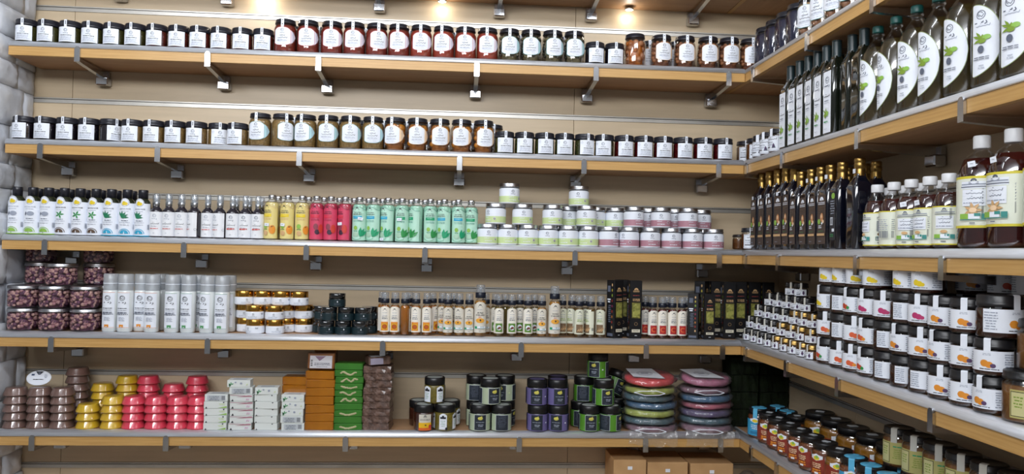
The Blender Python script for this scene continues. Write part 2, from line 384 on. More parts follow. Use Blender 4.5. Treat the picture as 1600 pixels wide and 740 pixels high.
for s in 'ZABCDEF':
    make_shelf(s, 'back', XL+.006 if s in 'ZABCD' else XL+.006, XF-.002, SHB[s])
    if s not in 'F': make_shelf(s, 'right', .6, YW-.005, SHR[s])
# small lamps added under the topmost shelf to make bright patches on the wall
LAMPW = mat('added_lamp_glow', '#fff6e0', .5, emit=14)
for px, nm in ((413, 'left'), (691, 'middle'), (982, 'right')):
    x = at(px, YW-.03, 2.61); zt = SZ['Z']-.0665
    r = empty('added_puck_lamp', (x, YW-.045, zt), 0, f'small added glowing lamp under the topmost back shelf, {nm} one of three', 'lamp', 'added lamps under the topmost shelf')
    obj('housing', MB().lathe([(0, 0), (.021, 0), (.021, -.008), (.018, -.010), (.018, -.006), (0, -.006)], CHROME, 16), r)
    obj('diffuser', MB().lathe([(0, -.0065), (.017, -.0065), (.017, -.009), (0, -.0095)], LAMPW, 16), r)
    l = bpy.data.lights.new('added_lamp_light', 'POINT'); l.energy = .55 if nm == 'left' else .28; l.shadow_soft_size = .015; l.color = (1, .93, .8)
    o = bpy.data.objects.new('added_lamp_light', l); col.objects.link(o); o.parent = r; o.location = (0, 0, -.03)

exec_objects = True
# ------------------------------------------------------------------ jar kinds
def jar_parts(R, H, lr, lh, nr, sh, cont, fill=None, lid=BLACK, lumps=None, gl=GLASS, n=24, step=True):
    """glass body, contents, lid. sh = height where the shoulder starts"""
    zl = H-lh; fill = fill or sh; g = MB()
    g.lathe([(0, .001), (R-.006, .0005), (R-.001, .003), (R, .008), (R, sh), (R-.2*(R-nr), sh+.35*(zl-sh)), (nr, zl-.001), (nr, zl+.003)], gl, n)
    c = MB()
    if lumps:
        m1, m2, rr, cnt = lumps; J = random.Random(5); c.lathe([(0, .003), (R*.72, .003), (R*.72, fill*.94), (0, fill*.94)], m2, 12)
        for i in range(cnt):
            a = J.uniform(0, 2*PI); k = rr*J.uniform(.75, 1.15); rad = R-.002-k
            if J.random() < .12: rad *= J.random(); zz = fill-k*.7
            else: zz = .004+k*.9+(fill-.008-1.4*k)*J.random()
            c.ball((rad*math.cos(a), rad*math.sin(a), zz), k, m1 if J.random() < .6 else m2, 7, 4, (1, 1, J.uniform(.75, 1.1)))
    else:
        q = .0015; pr = [(0, .003), (R-.006, .003), (R-q, .008), (R-q, min(fill, sh))]
        if fill > sh: t = (fill-sh)/(zl-sh); pr.append((R-(R-nr)*t-q, fill))
        pr.append((0, fill)); c.lathe(pr, cont, n)
    l = MB()
    if step: l.lathe([(0, zl), (lr, zl), (lr+.001, zl+.001), (lr+.001, zl+lh*.3), (lr-.0005, zl+lh*.36), (lr-.0005, H-.004), (lr-.002, H-.001), (lr-.006, H), (lr-.008, H-.001), (0, H-.001)], lid, n)
    else: l.lathe([(0, zl), (lr, zl), (lr, H-.003), (lr-.002, H), (lr-.004, H-.0005), (0, H-.0005)], lid, n)
    return [('glass_jar', g.mesh('glass_jar')), ('contents', c.mesh('contents'), None, bool(lumps)), ('lid', l.mesh('lid'))]
def seal(lr, H, zb, R, w_=.0055, m=WHITE, dots=INK, over=.02, Rb=None):
    s = MB(); e = .0016; Rb = Rb or R
    pr = [(-(Rb+.001), zb), (-(Rb+.001), zb+.003), (-(max(lr, Rb-.001)+e), zb+.010), (-(lr+e), H-.002), (-(lr-.001), H+.0012), (-(lr-over), H+.0012)]
    vs = []; fs = []
    for i, (y, z) in enumerate(pr):
        vs += [(-w_, y, z), (w_, y, z)]
        if i: k = 2*i; fs.append((k-2, k-1, k+1, k))
    s.add(vs, fs, m)
    if dots:
        z0, z1 = zb+.011, H-.004
        for k in range(3):
            z = z0+(z1-z0)*(k+.5)/3; q = w_*.34; y = -(max(lr, Rb-.001 if k == 0 else lr)+e+.0004); s.add([(-q, y, z-q), (q, y, z-q), (q, y, z+q), (-q, y, z+q)], [(0, 1, 2, 3)], dots)
    return s.mesh('seal_strip')
def lab_small(R, accent=GREY):
    L = Lab(R); L.rect(-.0355, .0355, .005, .066, WHITE); L.logo(.0, .052, .95); L.ring(-.027, .054, .0045, .0008, LGREY, 10)
    L.lines(-.022, .024, .0325, 1, .004, INK, .0022, 3); L.lines(-.026, .027, .025, 2, .004, LGREY, .0012, 5); L.lines(-.03, .03, .0165, 2, .004, LGREY, .001, 6)
    for k in range(-3, 4): L.line([(k*.008-.003, .010), (k*.008, .0115), (k*.008+.003, .010)], .0007, LGREY)
    return L.mesh()
def small_jar(nm, cont, acc=GREY):
    R, H = .0425, .094
    return K('preserve_jar', 'jar', *jar_parts(R, H, .0425, .025, .039, .062, cont, .066), ('label', lab_small(R)), ('seal_strip', seal(.0425, H, .064, R)))
C_OLV = M('olive_preserve', '#4c4a24', .25, hex2='#3c3b1c', scale=90); C_BRN = M('red_brown_preserve', '#6b2d22', .25, hex2='#54231d', scale=90); C_DRK = M('dark_preserve', '#1b151d', .2)
C_TAN = M('tan_paste', '#9c7f4a', .5, hex2='#7d6233', scale=120, bump=.3); C_GRN = M('dark_green_preserve', '#2e3418', .25, hex2='#474a1f', scale=60); C_RED = M('dark_red_preserve', '#5a1216', .2, hex2='#420c10', scale=60)
SJ = {k: small_jar(k, c) for k, c in (('olive', C_OLV), ('brown', C_BRN), ('dark', C_DRK), ('tan', C_TAN), ('green', C_GRN), ('red', C_RED))}
def lab_shield(R, edge, sidem, acc, seed):
    L = Lab(R); zt, zb = .100, .026
    def top(u, a=.034, k=1): return zt-.012*(abs(u)/a)**3.2
    def bot(u, a=.034): return zb+.010*(abs(u)/a)**3
    # side crescent, then rim and face
    L.cols(.012, .060, lambda u: zt-.004-.032*max(0, (u-.012)/.048)**2.4, lambda u: zb+.001+.034*max(0, (u-.012)/.048)**2.4, sidem, 12)
    L.cols(-.036, .036, lambda u: top(u, .036)+.0012, lambda u: bot(u, .036)-.0012, edge, 14)
    L.cols(-.0345, .0345, lambda u: top(u, .0345), lambda u: bot(u, .0345), WHITE, 14)
    L.logo(0, .089, .9); L.script(0, .066, .020, .006, INK, seed); L.script(0, .056, .036, .007, INK, seed+1)
    L.lines(-.024, .024, .0475, 2, .0035, acc, .0012, 5); L.lines(-.014, .014, .039, 1, .003, LGREY, .001, 8); L.lines(-.022, .022, .032, 1, .003, acc, .0009, 9)
    L.lines(.040, .052, .082, 9, .0045, LGREY, .0012, 11)
    return L.mesh()
def big_jar(cont, edge, sidem, acc, seed, fill=.112, lumps=None, label=True):
    R, H = .0465, .139
    p = jar_parts(R, H, .042, .019, .038, .100, cont, fill, lumps=lumps)
    if label: p += [('label', lab_shield(R, edge, sidem, acc, seed)), ('seal_strip', seal(.042, H, .099, R, .0062, Rb=.0445))]
    return K('pickle_jar', 'jar', *p)
C_TOM = M('tomato_sauce', '#8a3527', .35, hex2='#742a20', scale=70); C_TOM2 = M('harissa_sauce', '#a2402a', .4, hex2='#8a3222', scale=60); C_ORG = M('orange_pickle', '#b9691d', .3, hex2='#8e4a12', scale=35)
C_DKO = M('dark_olive_skin', '#2a2a1c', .3); C_OSK = M('olive_skin', '#6b6242', .3); C_NUT = M('almond_skin', '#a9714a', .4); C_NUT2 = M('dark_almond_skin', '#7d4c30', .4)  # darker and lighter olives, mixed at random in the jar
C_LEM = M('lemon_peel', '#c98222', .35); C_LEM2 = M('preserved_lemon', '#a05f15', .35)
BJ = {'red': big_jar(C_TOM, ROSE, PINKP, LGREY, 1), 'red2': big_jar(C_TOM2, ROSE, PINKP, LGREY, 5),
      'olive': big_jar(None, TEAL, LTEAL, LGREY, 9, lumps=(C_DKO, C_OSK, .009, 60)), 'nut': big_jar(None, PEACH, PEACH, LGREY, 13, lumps=(C_NUT, C_NUT2, .0115, 60)),
      'nutplain': big_jar(None, PEACH, PEACH, LGREY, 13, lumps=(C_NUT, C_ORG, .0135, 50), label=False),
      'tan': big_jar(C_TAN, TEAL, LTEAL, LGREY, 21), 'orange': big_jar(C_ORG, PEACH, PEACH, LGREY, 25, lumps=(C_LEM, C_LEM2, .018, 26))}
# ---- top back shelf
row(SJ['olive'], [38, 72, 108, 143, 178, 211], 'A', 'small square-labelled jar of olive-green preserve', 'small jars on the top back shelf', r=.0425)
row(SJ['brown'], [244, 277, 310, 342, 376, 408], 'A', 'small square-labelled jar of red-brown preserve', 'small jars on the top back shelf', r=.0425)
row(SJ['brown'], [427], 'A', 'dark lidded jar peeking behind the first tall tomato jar', 'small jars on the top back shelf', yoff=.10, r=.0425)
row([BJ['red']]*6+[BJ['red2']]*4, [444, 480, 519, 554, 589, 622, 657, 694, 727, 762], 'A', 'tall tomato-red jar with oval white label', 'red jars on the top back shelf', r=.0465, rots=[0, 0, 0, 0, 12, 0, 0, -8, 0, 0])
row(BJ['olive'], [797, 831, 863, 897], 'A', 'tall jar of dark olives with oval label', 'olive jars on the top back shelf', r=.0465)
row(SJ['dark'], [928, 958], 'A', 'small jar of dark preserve beside the olive jars', 'small jars on the top back shelf', r=.0425)
row(BJ['nutplain'], [990], 'A', 'unlabelled tall jar of orange-brown pickles', 'nut jars on the top back shelf', r=.0465)
row(BJ['nut'], [1033, 1070, 1106, 1139, 1172], 'A', 'tall labelled jar of brown pickled nuts', 'nut jars on the top back shelf', r=.0465)
row(BJ['red'], [462, 500, 572, 640, 711], 'A', 'tomato-red jar peeking from the rear row', 'red jars on the top back shelf', yoff=.115, r=.0465)
row(BJ['olive'], [814, 880], 'A', 'dark olive jar standing in the rear row', 'olive jars on the top back shelf', yoff=.115, r=.0465)
row(BJ['nut'], [1012, 1052, 1122], 'A', 'pickled nut jar peeking from the rear row', 'nut jars on the top back shelf', yoff=.115, r=.0465)
# ---- second back shelf
row(SJ['dark'], [31, 66, 102, 138, 171], 'B', 'small square-labelled jar of near-black preserve', 'small jars on the second back shelf', r=.0425, rots=[-14, 0, 0, 0, 48])
row(SJ['tan'], [207, 240, 272, 308], 'B', 'small square-labelled jar of tan paste', 'small jars on the second back shelf', r=.0425, rots=[-4, -4, -8, -8])
row(SJ['tan'], [342], 'B', 'small jar of tan paste set back between two others', 'small jars on the second back shelf', yoff=.03, r=.0425, rots=20)
row(SJ['tan'], [369], 'B', 'small jar of tan paste touching the first teal-labelled jar', 'small jars on the second back shelf', r=.0425, rots=-14)
row(BJ['tan'], [405, 440, 476, 510, 545, 580], 'B', 'tall jar of tan paste with teal-edged oval label', 'tan paste jars on the second back shelf', r=.0465, rots=[-12, 30, -10, -5, 2, 0])
row(BJ['tan'], [600], 'B', 'dark jar in shadow behind the tan and orange jars', 'tan paste jars on the second back shelf', yoff=.115, r=.0465)
row(BJ['orange'], [620, 654, 688, 721, 755], 'B', 'tall jar of orange preserved lemons with oval label', 'orange jars on the second back shelf', r=.0465, rots=[-12, -5, 0, 0, 4])
row(BJ['orange'], [638, 671, 738, 769], 'B', 'orange lemon jar peeking from the rear row', 'orange jars on the second back shelf', yoff=.115, r=.0465)
row(BJ['tan'], [460, 528, 562], 'B', 'tan paste jar peeking from the rear row', 'tan paste jars on the second back shelf', yoff=.115, r=.0465)
row(SJ['green'], [787, 818, 849, 880, 911, 941], 'B', 'small square-labelled jar of dark green preserve', 'small jars on the second back shelf', r=.0425, rots=[0, 0, 6, 0, 14, -14])
row(SJ['red'], [973, 1005, 1036, 1067, 1098, 1129], 'B', 'small square-labelled jar of dark red preserve', 'small jars on the second back shelf', r=.0425)
# ---- third back shelf: black soap bottles
def savon(kind):
    R, H = .0312, .193; b = MB(); b.lathe([(0, 0), (R-.004, 0), (R, .004), (R, .130), (R-.004, .145), (R-.013, .156), (.016, .158)], M('dark_green_bottle', '#2b3020', .25, coat=.5), 24)
    c = MB(); c.lathe([(0, .157), (.0185, .157), (.019, .190), (.0175, .193), (0, .193)], BLACK, 18)
    L = Lab(R); bump = lambda u: .136+.020*math.sqrt(max(0, 1-(u/.018)**2)) if abs(u) < .018 else .136
    L.cols(-.046, .046, bump, lambda u: .003, WHITE, 40)
    L.ring(0, .138, .016, .0012, GREY, 16); L.ell(0, .134, .0115, .007, YEL); L.ell(-.003, .140, .006, .004, YEL); L.ell(-.005, .141, .0012, .001, INK, 4); L.line([(-.008, .128), (.008, .128)], .0012, INK)
    acc, ring = {'white': (LGREY, LIME), 'leaf': (GREENP, BROWNP), 'aloe': (M('dark_leaf_print', '#1f7a55'), BLUEP)}[kind]
    L.text('SAVON NOIR', .001, .110, .0055, INK if kind == 'leaf' else (GREY if kind == 'aloe' else LGREY), .042); L.lines(-.022, .022, .104, 1, .003, LGREY, .0014, 2)
    if kind == 'white': L.ell(.004, .085, .013, .009, LGREY); L.leaf(-.014, .076, .018, 1.4, .006, GREY)
    elif kind == 'leaf':
        for a in (.1, 1.2, 2.5, 3.6, 5.0): L.leaf(0, .084, .017, a, .006, acc)
    else:
        for a in (0, .5, 1, 1.5, 2.0): L.leaf(-.010, .078, .026, a, .007, acc)
        L.ell(-.004, .082, .010, .008, acc)
    L.lines(-.012, .014, .066, 1, .003, GREY, .0025, 3); L.lines(-.02, .02, .058, 1, .003, LGREY, .0014, 4); L.lines(-.02, .02, .048, 1, .003, GREY, .0012, 5)
    L.ring(0, .012, .020, .0022, ring, 14, 0, PI); L.ring(0, .012, .0145, .012, ring, 12, 0, PI); L.line([(0, .003), (0, .020)], .002, WHITE if kind != 'white' else ring)
    if kind != 'leaf': L.rect(-.046, .046, .002, .0055, LIME if kind == 'white' else BLUEP)
    L.bars(.030, .042, .030, .050, GREY)
    return K('soap_bottle', 'bottle', ('bottle', b.mesh('bottle')), ('cap', c.mesh('cap')), ('label', L.mesh()))
SV = {k: savon(k) for k in ('white', 'leaf', 'aloe')}
g = 'black soap bottles on the third back shelf'
row(SV['white'], [24, 47, 72], 'C', 'white-labelled soap bottle with lime base ring', g, r=.0325, mid=.1, rots=[-5, 0, -8])
row(SV['leaf'], [96, 121, 144], 'C', 'soap bottle with green leaf sprig label', g, r=.0325, mid=.1)
row(SV['aloe'], [169, 194, 216], 'C', 'soap bottle with aloe drawing and cyan base ring', g, r=.0325, mid=.1)
row(SV['leaf'], [60, 85, 109, 133, 157, 182, 205], 'C', 'black-capped soap bottle in the rear row', g, yoff=.09, r=.0325, mid=.1)
def spray(kind):
    R, H = .0255, .180; b = MB(); b.lathe([(0, 0), (R-.003, 0), (R, .004), (R, .104), (R-.004, .114), (.012, .124), (.011, .128)], M('amber_black_glass', '#1d1722', .12, coat=1), 20)
    n = MB(); n.lathe([(.0105, .127), (.0115, .128), (.0115, .145), (.010, .147), (0, .147)], SILVER, 16)
    noz = MB(); noz.lathe([(0, .147), (.006, .147), (.006, .160), (.0075, .161), (.0075, .170), (0, .171)], M('white_nozzle', '#dfe4ea', .4), 12)
    c = MB(); c.lathe([(.0125, .140), (.0125, .176), (.011, .180), (0, .180)], CAPCLR, 16)
    L = Lab(R); L.rect(-.042, .042, .005, .104, M('blush_white_paper', '#e6e8ec', .5)); L.logo(0, .088, 1.0, LGREY if kind == 'a' else GREY); L.script(0, .056, .030, .006, INK, 4)
    L.lines(-.012, .012, .046, 1, .003, LGREY, .0018, 3); L.lines(-.019, .019, .037 if kind == 'a' else .043, 1, .003, ROSE, .0025 if kind == 'a' else .005, 5); L.lines(-.004, .004, .018, 1, .002, LGREY, .0012, 5)
    L.ring(.036, .035, .005, .0008, GREY, 8)
    return K('spray_bottle', 'bottle', ('bottle', b.mesh('bottle')), ('collar', n.mesh('collar')), ('nozzle', noz.mesh('nozzle')), ('clear_cap', c.mesh('clear_cap')), ('label', L.mesh()))
SP = {k: spray(k) for k in 'ab'}; g = 'dark spray bottles on the third back shelf'
row(SP['a'], [234, 253, 272, 291], 'C', 'dark spray bottle with pale pink print', g, r=.0255, mid=.1, rots=[0, 0, 0, -60])
row(SP['a'], [315], 'C', 'dark spray bottle set back by the bracket, pale pink print', g, yoff=0.02, r=.0255, mid=.1)
row(SP['a'], [334], 'C', 'dark spray bottle turned to show its label edge', g, r=.0255, mid=.1, rots=-40)
row(SP['b'], [360, 380, 400], 'C', 'dark spray bottle with red band on its label', g, r=.0255, mid=.1)
row(SP['a'], [244, 262, 282, 301, 325, 344, 369, 389, 408], 'C', 'dark spray bottle in the rear row', g, yoff=.075, r=.0255, mid=.1)
def bath(base, hexb, bar, leafm, liquid, fruit):
    R, H = .0292, .186; g_ = MB(); g_.lathe([(0, .0005), (R-.003, 0), (R, .004), (R, .148), (R-.006, .158), (.014, .166), (.013, .169)], PET, 20)
    c = MB(); c.lathe([(0, .003), (R-.003, .003), (R-.001, .006), (R-.001, .146), (R-.006, .155), (0, .155)], liquid, 20)
    k = MB(); k.lathe([(0, .168), (.0145, .168), (.0150, .170), (.0140, .173), (.0150, .176), (.0145, .185), (.013, .186), (0, .186)], SILVER, 18)
    L = Lab(R); L.cols(-.030, .042, lambda u: .138+.007*math.cos(u/.010) if u < .03 else .131, lambda u: .006, hexb, 24)
    L.tree(-.004, .137, 1, INK); L.text('Gel de Bain', -.002, .1195, .0045, INK, .030); L.text('ARGAN BIO', -.002, .111, .0062, INK, .036)
    L.rect(-.020, .016, .095, .107, bar); L.lines(-.014, .010, .103, 1, .003, hexb, .0016, 3); L.lines(-.019, .016, .089, 2, .0045, base, .0012, 4)
    if fruit == 'lemon': L.ell(.020, .042, .013, .018, ORG); L.leaf(.014, .052, .014, .5, .005, INK); L.ell(-.008, .057, .0085, .0095, LIME); L.lines(-.017, .002, .045, 1, .002, GREENP, .0025, 3); L.ell(-.006, .028, .010, .010, TAN)
    elif fruit == 'fig': L.ell(.002, .058, .009, .013, M('fig_print', '#8a3a4a')); L.ell(.008, .036, .010, .010, M('dark_fig_print', '#3d1f35')); L.ell(.022, .050, .010, .018, RED)
    else:
        L.ell(-.008, .057, .0075, .0085, LIME); L.lines(-.016, .000, .045, 1, .002, GREENP, .0022, 3); L.ell(-.008, .030, .012, .010, M('pebble_print', '#a9cdb4'))
        for a in (.7, 1.1, 1.5): L.leaf(.009 if fruit == 'leaf' else .006, .020, .040, a, .013, leafm)
        L.ring(-.004, .034, .026, .0012, leafm, 10, PI*1.15, PI*1.75)
    L.cols(-.030, .042, lambda u: .1395+.007*math.cos(u/.010) if u < .03 else .1325, lambda u: .1382+.007*math.cos(u/.010) if u < .03 else .1312, base, 24)
    return K('bath_bottle', 'bottle', ('clear_bottle', g_.mesh('clear_bottle')), ('liquid', c.mesh('liquid')), ('cap', k.mesh('cap')), ('label', L.mesh()))
LY = M('pale_yellow_gel', '#e0d08a', .3, coat=.5); LR = M('raspberry_gel', '#b8304f', .3, coat=.5); LG = M('mint_gel', '#a3d6bd', .3, coat=.5)
BT = {'yellow': bath(TAN, M('yellow_label', '#e0cf86', .45), YEL, None, LY, 'lemon'), 'red': bath(M('plum_line', '#8a2340'), M('raspberry_label', '#cf4463', .45), M('red_bar', '#d2344c'), None, LR, 'fig'),
      'blue': bath(TEAL, M('mint_label', '#b5dfcb', .45), BLUEP, EMER, LG, 'leaf'), 'green': bath(TEAL, M('mint_label', '#b5dfcb', .45), EMER, GREENP, LG, 'aloe')}
g = 'bath gel bottles on the third back shelf'
r1 = row(BT['yellow'], [424, 452, 471], 'C', 'pale yellow bath gel bottle', g, r=.0292, mid=.1, rots=[-25, -15, 0])
r2 = row(BT['red'], [494, 518, 542], 'C', 'raspberry-red bath gel bottle', g, r=.0292, mid=.1, rots=[0, -20, -35])
r3 = row([BT[k] for k in ('blue', 'blue', 'blue', 'green', 'green', 'green', 'blue', 'blue')], [565, 586, 608, 631, 653, 675, 697, 721], 'C', 'mint green bath gel bottle', g, r=.0292, mid=.1, rots=[-6, -18, -35, -4, -55, 0, -25, 0])
row(BT['green'], [734], 'C', 'mint bath bottle set back beside the face cream jars', g, yoff=.035, r=.0292, mid=.1)
row(BT['yellow'], [434, 482], 'C', 'yellow bath gel bottle in the rear row', g, yoff=.08, r=.0292, mid=.1)
row(BT['red'], [506, 530, 553], 'C', 'raspberry bath gel bottle in the rear row', g, yoff=.08, r=.0292, mid=.1)
row(BT['blue'], [576, 597, 620, 642, 664, 686, 709], 'C', 'mint bath gel bottle in the rear row', g, yoff=.08, r=.0292, mid=.1)
# price stickers on some bath bottles
def sticker(w_, h, R, zc, du=0, tilt=.1):
    L = Lab(R, off=.006); c, d = math.cos(tilt), math.sin(tilt); pts = [(-w_/2, -h/2), (w_/2, -h/2), (w_/2, h/2), (-w_/2, h/2)]
    L.poly([(du+a*c-b*d, zc+a*d+b*c) for a, b in pts], WHITE); L.lines(du-w_*.3, du+w_*.3, zc+.001, 1, .003, GREY, .0012, 2); return L.mb.mesh('price_sticker')
for o, zc, du in ((r1[0], .062, 0), (r1[1], .063, -.006), (r2[2], .072, .004), (r3[0], .095, .010), (r3[2], .012, -.004), (r3[3], .096, -.006)):
    obj('price_sticker', sticker(.018, .012, .0292, zc, du, R0.uniform(-.2, .25)), o)
# face cream jars
def cream(band, fruitm, nm):
    R, H = .0430, .0868; b = MB(); b.lathe([(0, 0), (R-.003, 0), (R, .003), (R, .062), (R-.002, .065), (R-.004, .067), (0, .067)], M('cream_body', '#e4e8ee', .3, coat=.4), 28)
    n = MB(); n.lathe([(R-.003, .0665), (R-.0028, .070), (0, .070)], M('lid_gasket', '#3c3d42', .5), 28)
    l = MB(); l.lathe([(0, .070), (R-.001, .070), (R, .071), (R, .074), (R-.0008, .0748), (R-.0008, .0845), (R-.002, .0865), (R-.005, .0868), (R-.006, .0862), (0, .0862)], SILVER, 28)
    L = Lab(R); L.rect(-.10, .10, .003, .062, WHITE); L.rect(-.10, .10, .006, .032, band)
    L.logo(-.004, .052, .85); L.script(-.012, .027, .018, .004, WHITE, 3, .0014); L.lines(-.020, .012, .016, 1, .003, WHITE, .0025, 4)
    L.ell(.026, .022, .0055, .0055, WHITE); L.ell(.026, .022, .0042, .0042, fruitm); L.ell(.026, .0225, .002, .002, WHITE if nm == 'g' else MAUVE, 6)
    return K('cream_jar', 'jar', ('body', b.mesh('body')), ('gasket', n.mesh('gasket')), ('lid', l.mesh('lid')), ('label', L.mesh()))
CG = cream(SAGE, BROWNP, 'g'); CP = cream(MAUVE, M('pomegranate_print', '#7a2030'), 'p'); g = 'silver-lidded cream jars on the third back shelf'
kw = dict(r=.043); T2 = .0872
row(CG, [754, 787, 820, 853, 886, 919], 'C', 'sage-banded cream jar in the bottom tier', g, rots=[10, 10, -8, -5, -25, -25], **kw)
row(CP, [951, 983, 1016, 1049, 1082, 1115], 'C', 'mauve-banded cream jar in the bottom tier', g, rots=[40, -45, 0, 0, 0, 0], **kw)
row(CG, [774.5, 816.5, 863.5, 916.5], 'C', 'sage-banded cream jar in the second tier', g, tz=T2, rots=[-40, 8, 0, -10], **kw)
row(CP, [990.5, 1032.5, 1075], 'C', 'mauve-banded cream jar in the second tier', g, tz=T2, rots=[20, -5, 15], **kw)
row(CG, [889, 936, 956], 'C', 'sage-banded cream jar in the rear second tier', g, tz=T2, yoff=.105, **kw)
row(CP, [1013, 1054, 1096], 'C', 'mauve-banded cream jar in the rear second tier', g, tz=T2, yoff=.105, **kw)
row(CG, [868, 902, 941], 'C', 'sage-banded cream jar in the rear bottom tier', g, yoff=.105, **kw)
row(CP, [978, 1013, 1054, 1096], 'C', 'mauve-banded cream jar in the rear bottom tier', g, yoff=.105, **kw)
row(CG, [796], 'C', 'lone sage-banded cream jar on top, left of the two highest', g, tz=2*T2, rots=20, **kw)
row(CG, [904.5], 'C', 'lone sage-banded cream jar on top, right of the two highest', g, tz=2*T2, yoff=.055, rots=-10, **kw)
# ---- fourth back shelf
RB1 = M('rosebud_pale', '#cfa99c', .6, hex2='#a87780', scale=60); RB2 = M('rosebud_plum', '#7d4a68', .6, hex2='#402437', scale=60)
def rose():
    R, H = .0605, .091; p = jar_parts(R, H, .0600, .014, .0585, .074, None, .076, lid=SILVER, lumps=(RB1, RB2, .0085, 190), gl=PET, n=32); return K('rosebud_jar', 'jar', *p)
RJ = rose(); g = 'tubs of dried rosebuds'; rk = dict(r=.0605, where='fourth back shelf'); RT_ = .0915
row(RJ, [39, 87, 136], 'D', 'silver-lidded tub of dried rosebuds, bottom tier,', g, **rk)
row(RJ, [39, 86, 136], 'D', 'silver-lidded tub of dried rosebuds, second tier,', g, tz=RT_, **rk)
row(RJ, [96], 'D', 'silver-lidded tub of dried rosebuds, third tier, front middle', g, tz=2*RT_, **rk)
row(RJ, [60, 155], 'D', 'silver-lidded tub of dried rosebuds, third tier rear,', g, tz=2*RT_, yoff=.128, **rk)
row(RJ, [60, 155], 'D', 'shaded tub of dried rosebuds, topmost tier,', g, tz=3*RT_, yoff=.128, **rk)
row(RJ, [60, 110, 160], 'D', 'shadowed rear tub of dried rosebuds, second tier,', g, tz=RT_, yoff=.128, **rk)
row(RJ, [60, 110, 160], 'D', 'shadowed rear tub of dried rosebuds, bottom tier,', g, yoff=.128, **rk)
def mist(acc, hexb):
    R, H = .0298, .236; b = MB(); b.lathe([(0, .001), (R-.004, 0), (R, .004), (R, .166), (R-.002, .170), (0, .170)], M('milk_white_bottle', '#dfe4e4', .25, coat=.6), 24)
    n = MB(); n.lathe([(0, .170), (.017, .170), (.017, .182), (.009, .184), (.009, .212), (.012, .213), (.012, .224), (0, .225)], M('white_pump', '#d5dadd', .4), 16)
    c = MB(); c.lathe([(R-.0015, .168), (R-.0008, .172), (R-.0008, .232), (R-.003, .236), (0, .236)], FROST, 24); c.lathe([(R-.0004, .196), (R-.0004, .199)], WHITE, 24)
    L = Lab(R); L.rect(-.027, .027, .016, .163, WHITE); L.rect(-.027, .027, .018, .0192, acc); L.rect(-.027, .027, .160, .1612, acc)
    L.logo(0, .138, 1.45, INK); L.lines(-.019, .019, .098, 1, .004, INK, .0025, 3); L.lines(-.019, .019, .090, 1, .004, GREY, .0014, 4); L.lines(-.022, .022, .082, 3, .0042, GREY, .0026, 5); L.lines(-.014, .014, .061, 4, .0045, LGREY, .0016, 6)
    L.rect(-.008, .007, .021, .031, acc); L.rect(-.0025, .0015, .021, .024, WHITE)
    return K('mist_bottle', 'bottle', ('bottle', b.mesh('bottle')), ('pump', n.mesh('pump')), ('frosted_cap', c.mesh('frosted_cap')), ('label', L.mesh()))
MO, MG = mist(ORG, 0), mist(M('mid_green_print', '#4f9a5e'), 0); g = 'tall white mist bottles'
row(MO, [174, 198, 237], 'D', 'tall white mist bottle with orange mark', g, r=.0298, mid=.1, rots=[0, -8, 0])
row(MO, [217], 'D', 'orange-marked white mist bottle set back between two', g, yoff=.04, r=.0298, mid=.1)
row(MO, [251], 'D', 'shaded white mist bottle behind the last orange-marked one', g, yoff=.10, r=.0298, mid=.1, rots=-50)
row(MG, [269, 294, 325], 'D', 'tall white mist bottle with green mark in front', g, r=.0298, mid=.1, rots=[0, -6, -18])
row(MG, [283, 309], 'D', 'green-marked white mist bottle set further back', g, yoff=.075, r=.0298, mid=.1)
row(MG, [346, 361], 'D', 'green-marked white mist bottle at the right end', g, yoff=.02, r=.0298, mid=.1) if False else None
row(MG, [346], 'D', 'green-marked white mist bottle second from right end', g, yoff=.012, r=.0298, mid=.1)
row(MG, [361], 'D', 'green-marked white mist bottle at the extreme right', g, yoff=.065, r=.0298, mid=.1)
def goldjar():
    R, H = .0375, .058; b = MB(); b.lathe([(0, 0), (R-.002, 0), (R, .002), (R, .031), (R-.003, .033), (0, .033)], M('white_gloss_jar', '#e8e8ee', .25, coat=.5), 24)
    l = MB(); l.lathe([(0, .033), (R-.001, .033), (R-.0005, .034), (R-.0005, .056), (R-.002, .058), (0, .058)], GOLD, 24)
    L = Lab(R); L.rect(-.09, .09, .004, .029, WHITE); L.logo(.004, .022, .5, INK); L.lines(-.02, .02, .012, 2, .004, LGREY, .001, 3); L.lines(.034, .046, .026, 2, .003, GREY, .0016, 4)
    return K('balm_jar', 'jar', ('body', b.mesh('body')), ('lid', l.mesh('lid')), ('label', L.mesh()))
GJ = goldjar(); g = 'gold-lidded balm jars'; T = .0583
row(GJ, [399, 430], 'D', 'gold-lidded white balm jar, bottom tier front,', g, r=.0375, mid=.03, rots=[-40, 20])
row(GJ, [382, 455, 475], 'D', 'gold-lidded white balm jar, bottom tier rear,', g, yoff=.078, r=.0375, mid=.03, rots=20)
row(GJ, [398, 429], 'D', 'gold-lidded white balm jar, second tier front,', g, tz=T, r=.0375, mid=.03)
row(GJ, [382, 453, 475], 'D', 'gold-lidded white balm jar, second tier rear,', g, yoff=.078, tz=T, r=.0375, mid=.03, rots=[0, 30, 30])
row(GJ, [384, 411, 438, 466], 'D', 'gold-lidded white balm jar in the top tier', g, tz=2*T, yoff=.04, r=.0375, mid=.03, rots=[30, 25, 0, 5])
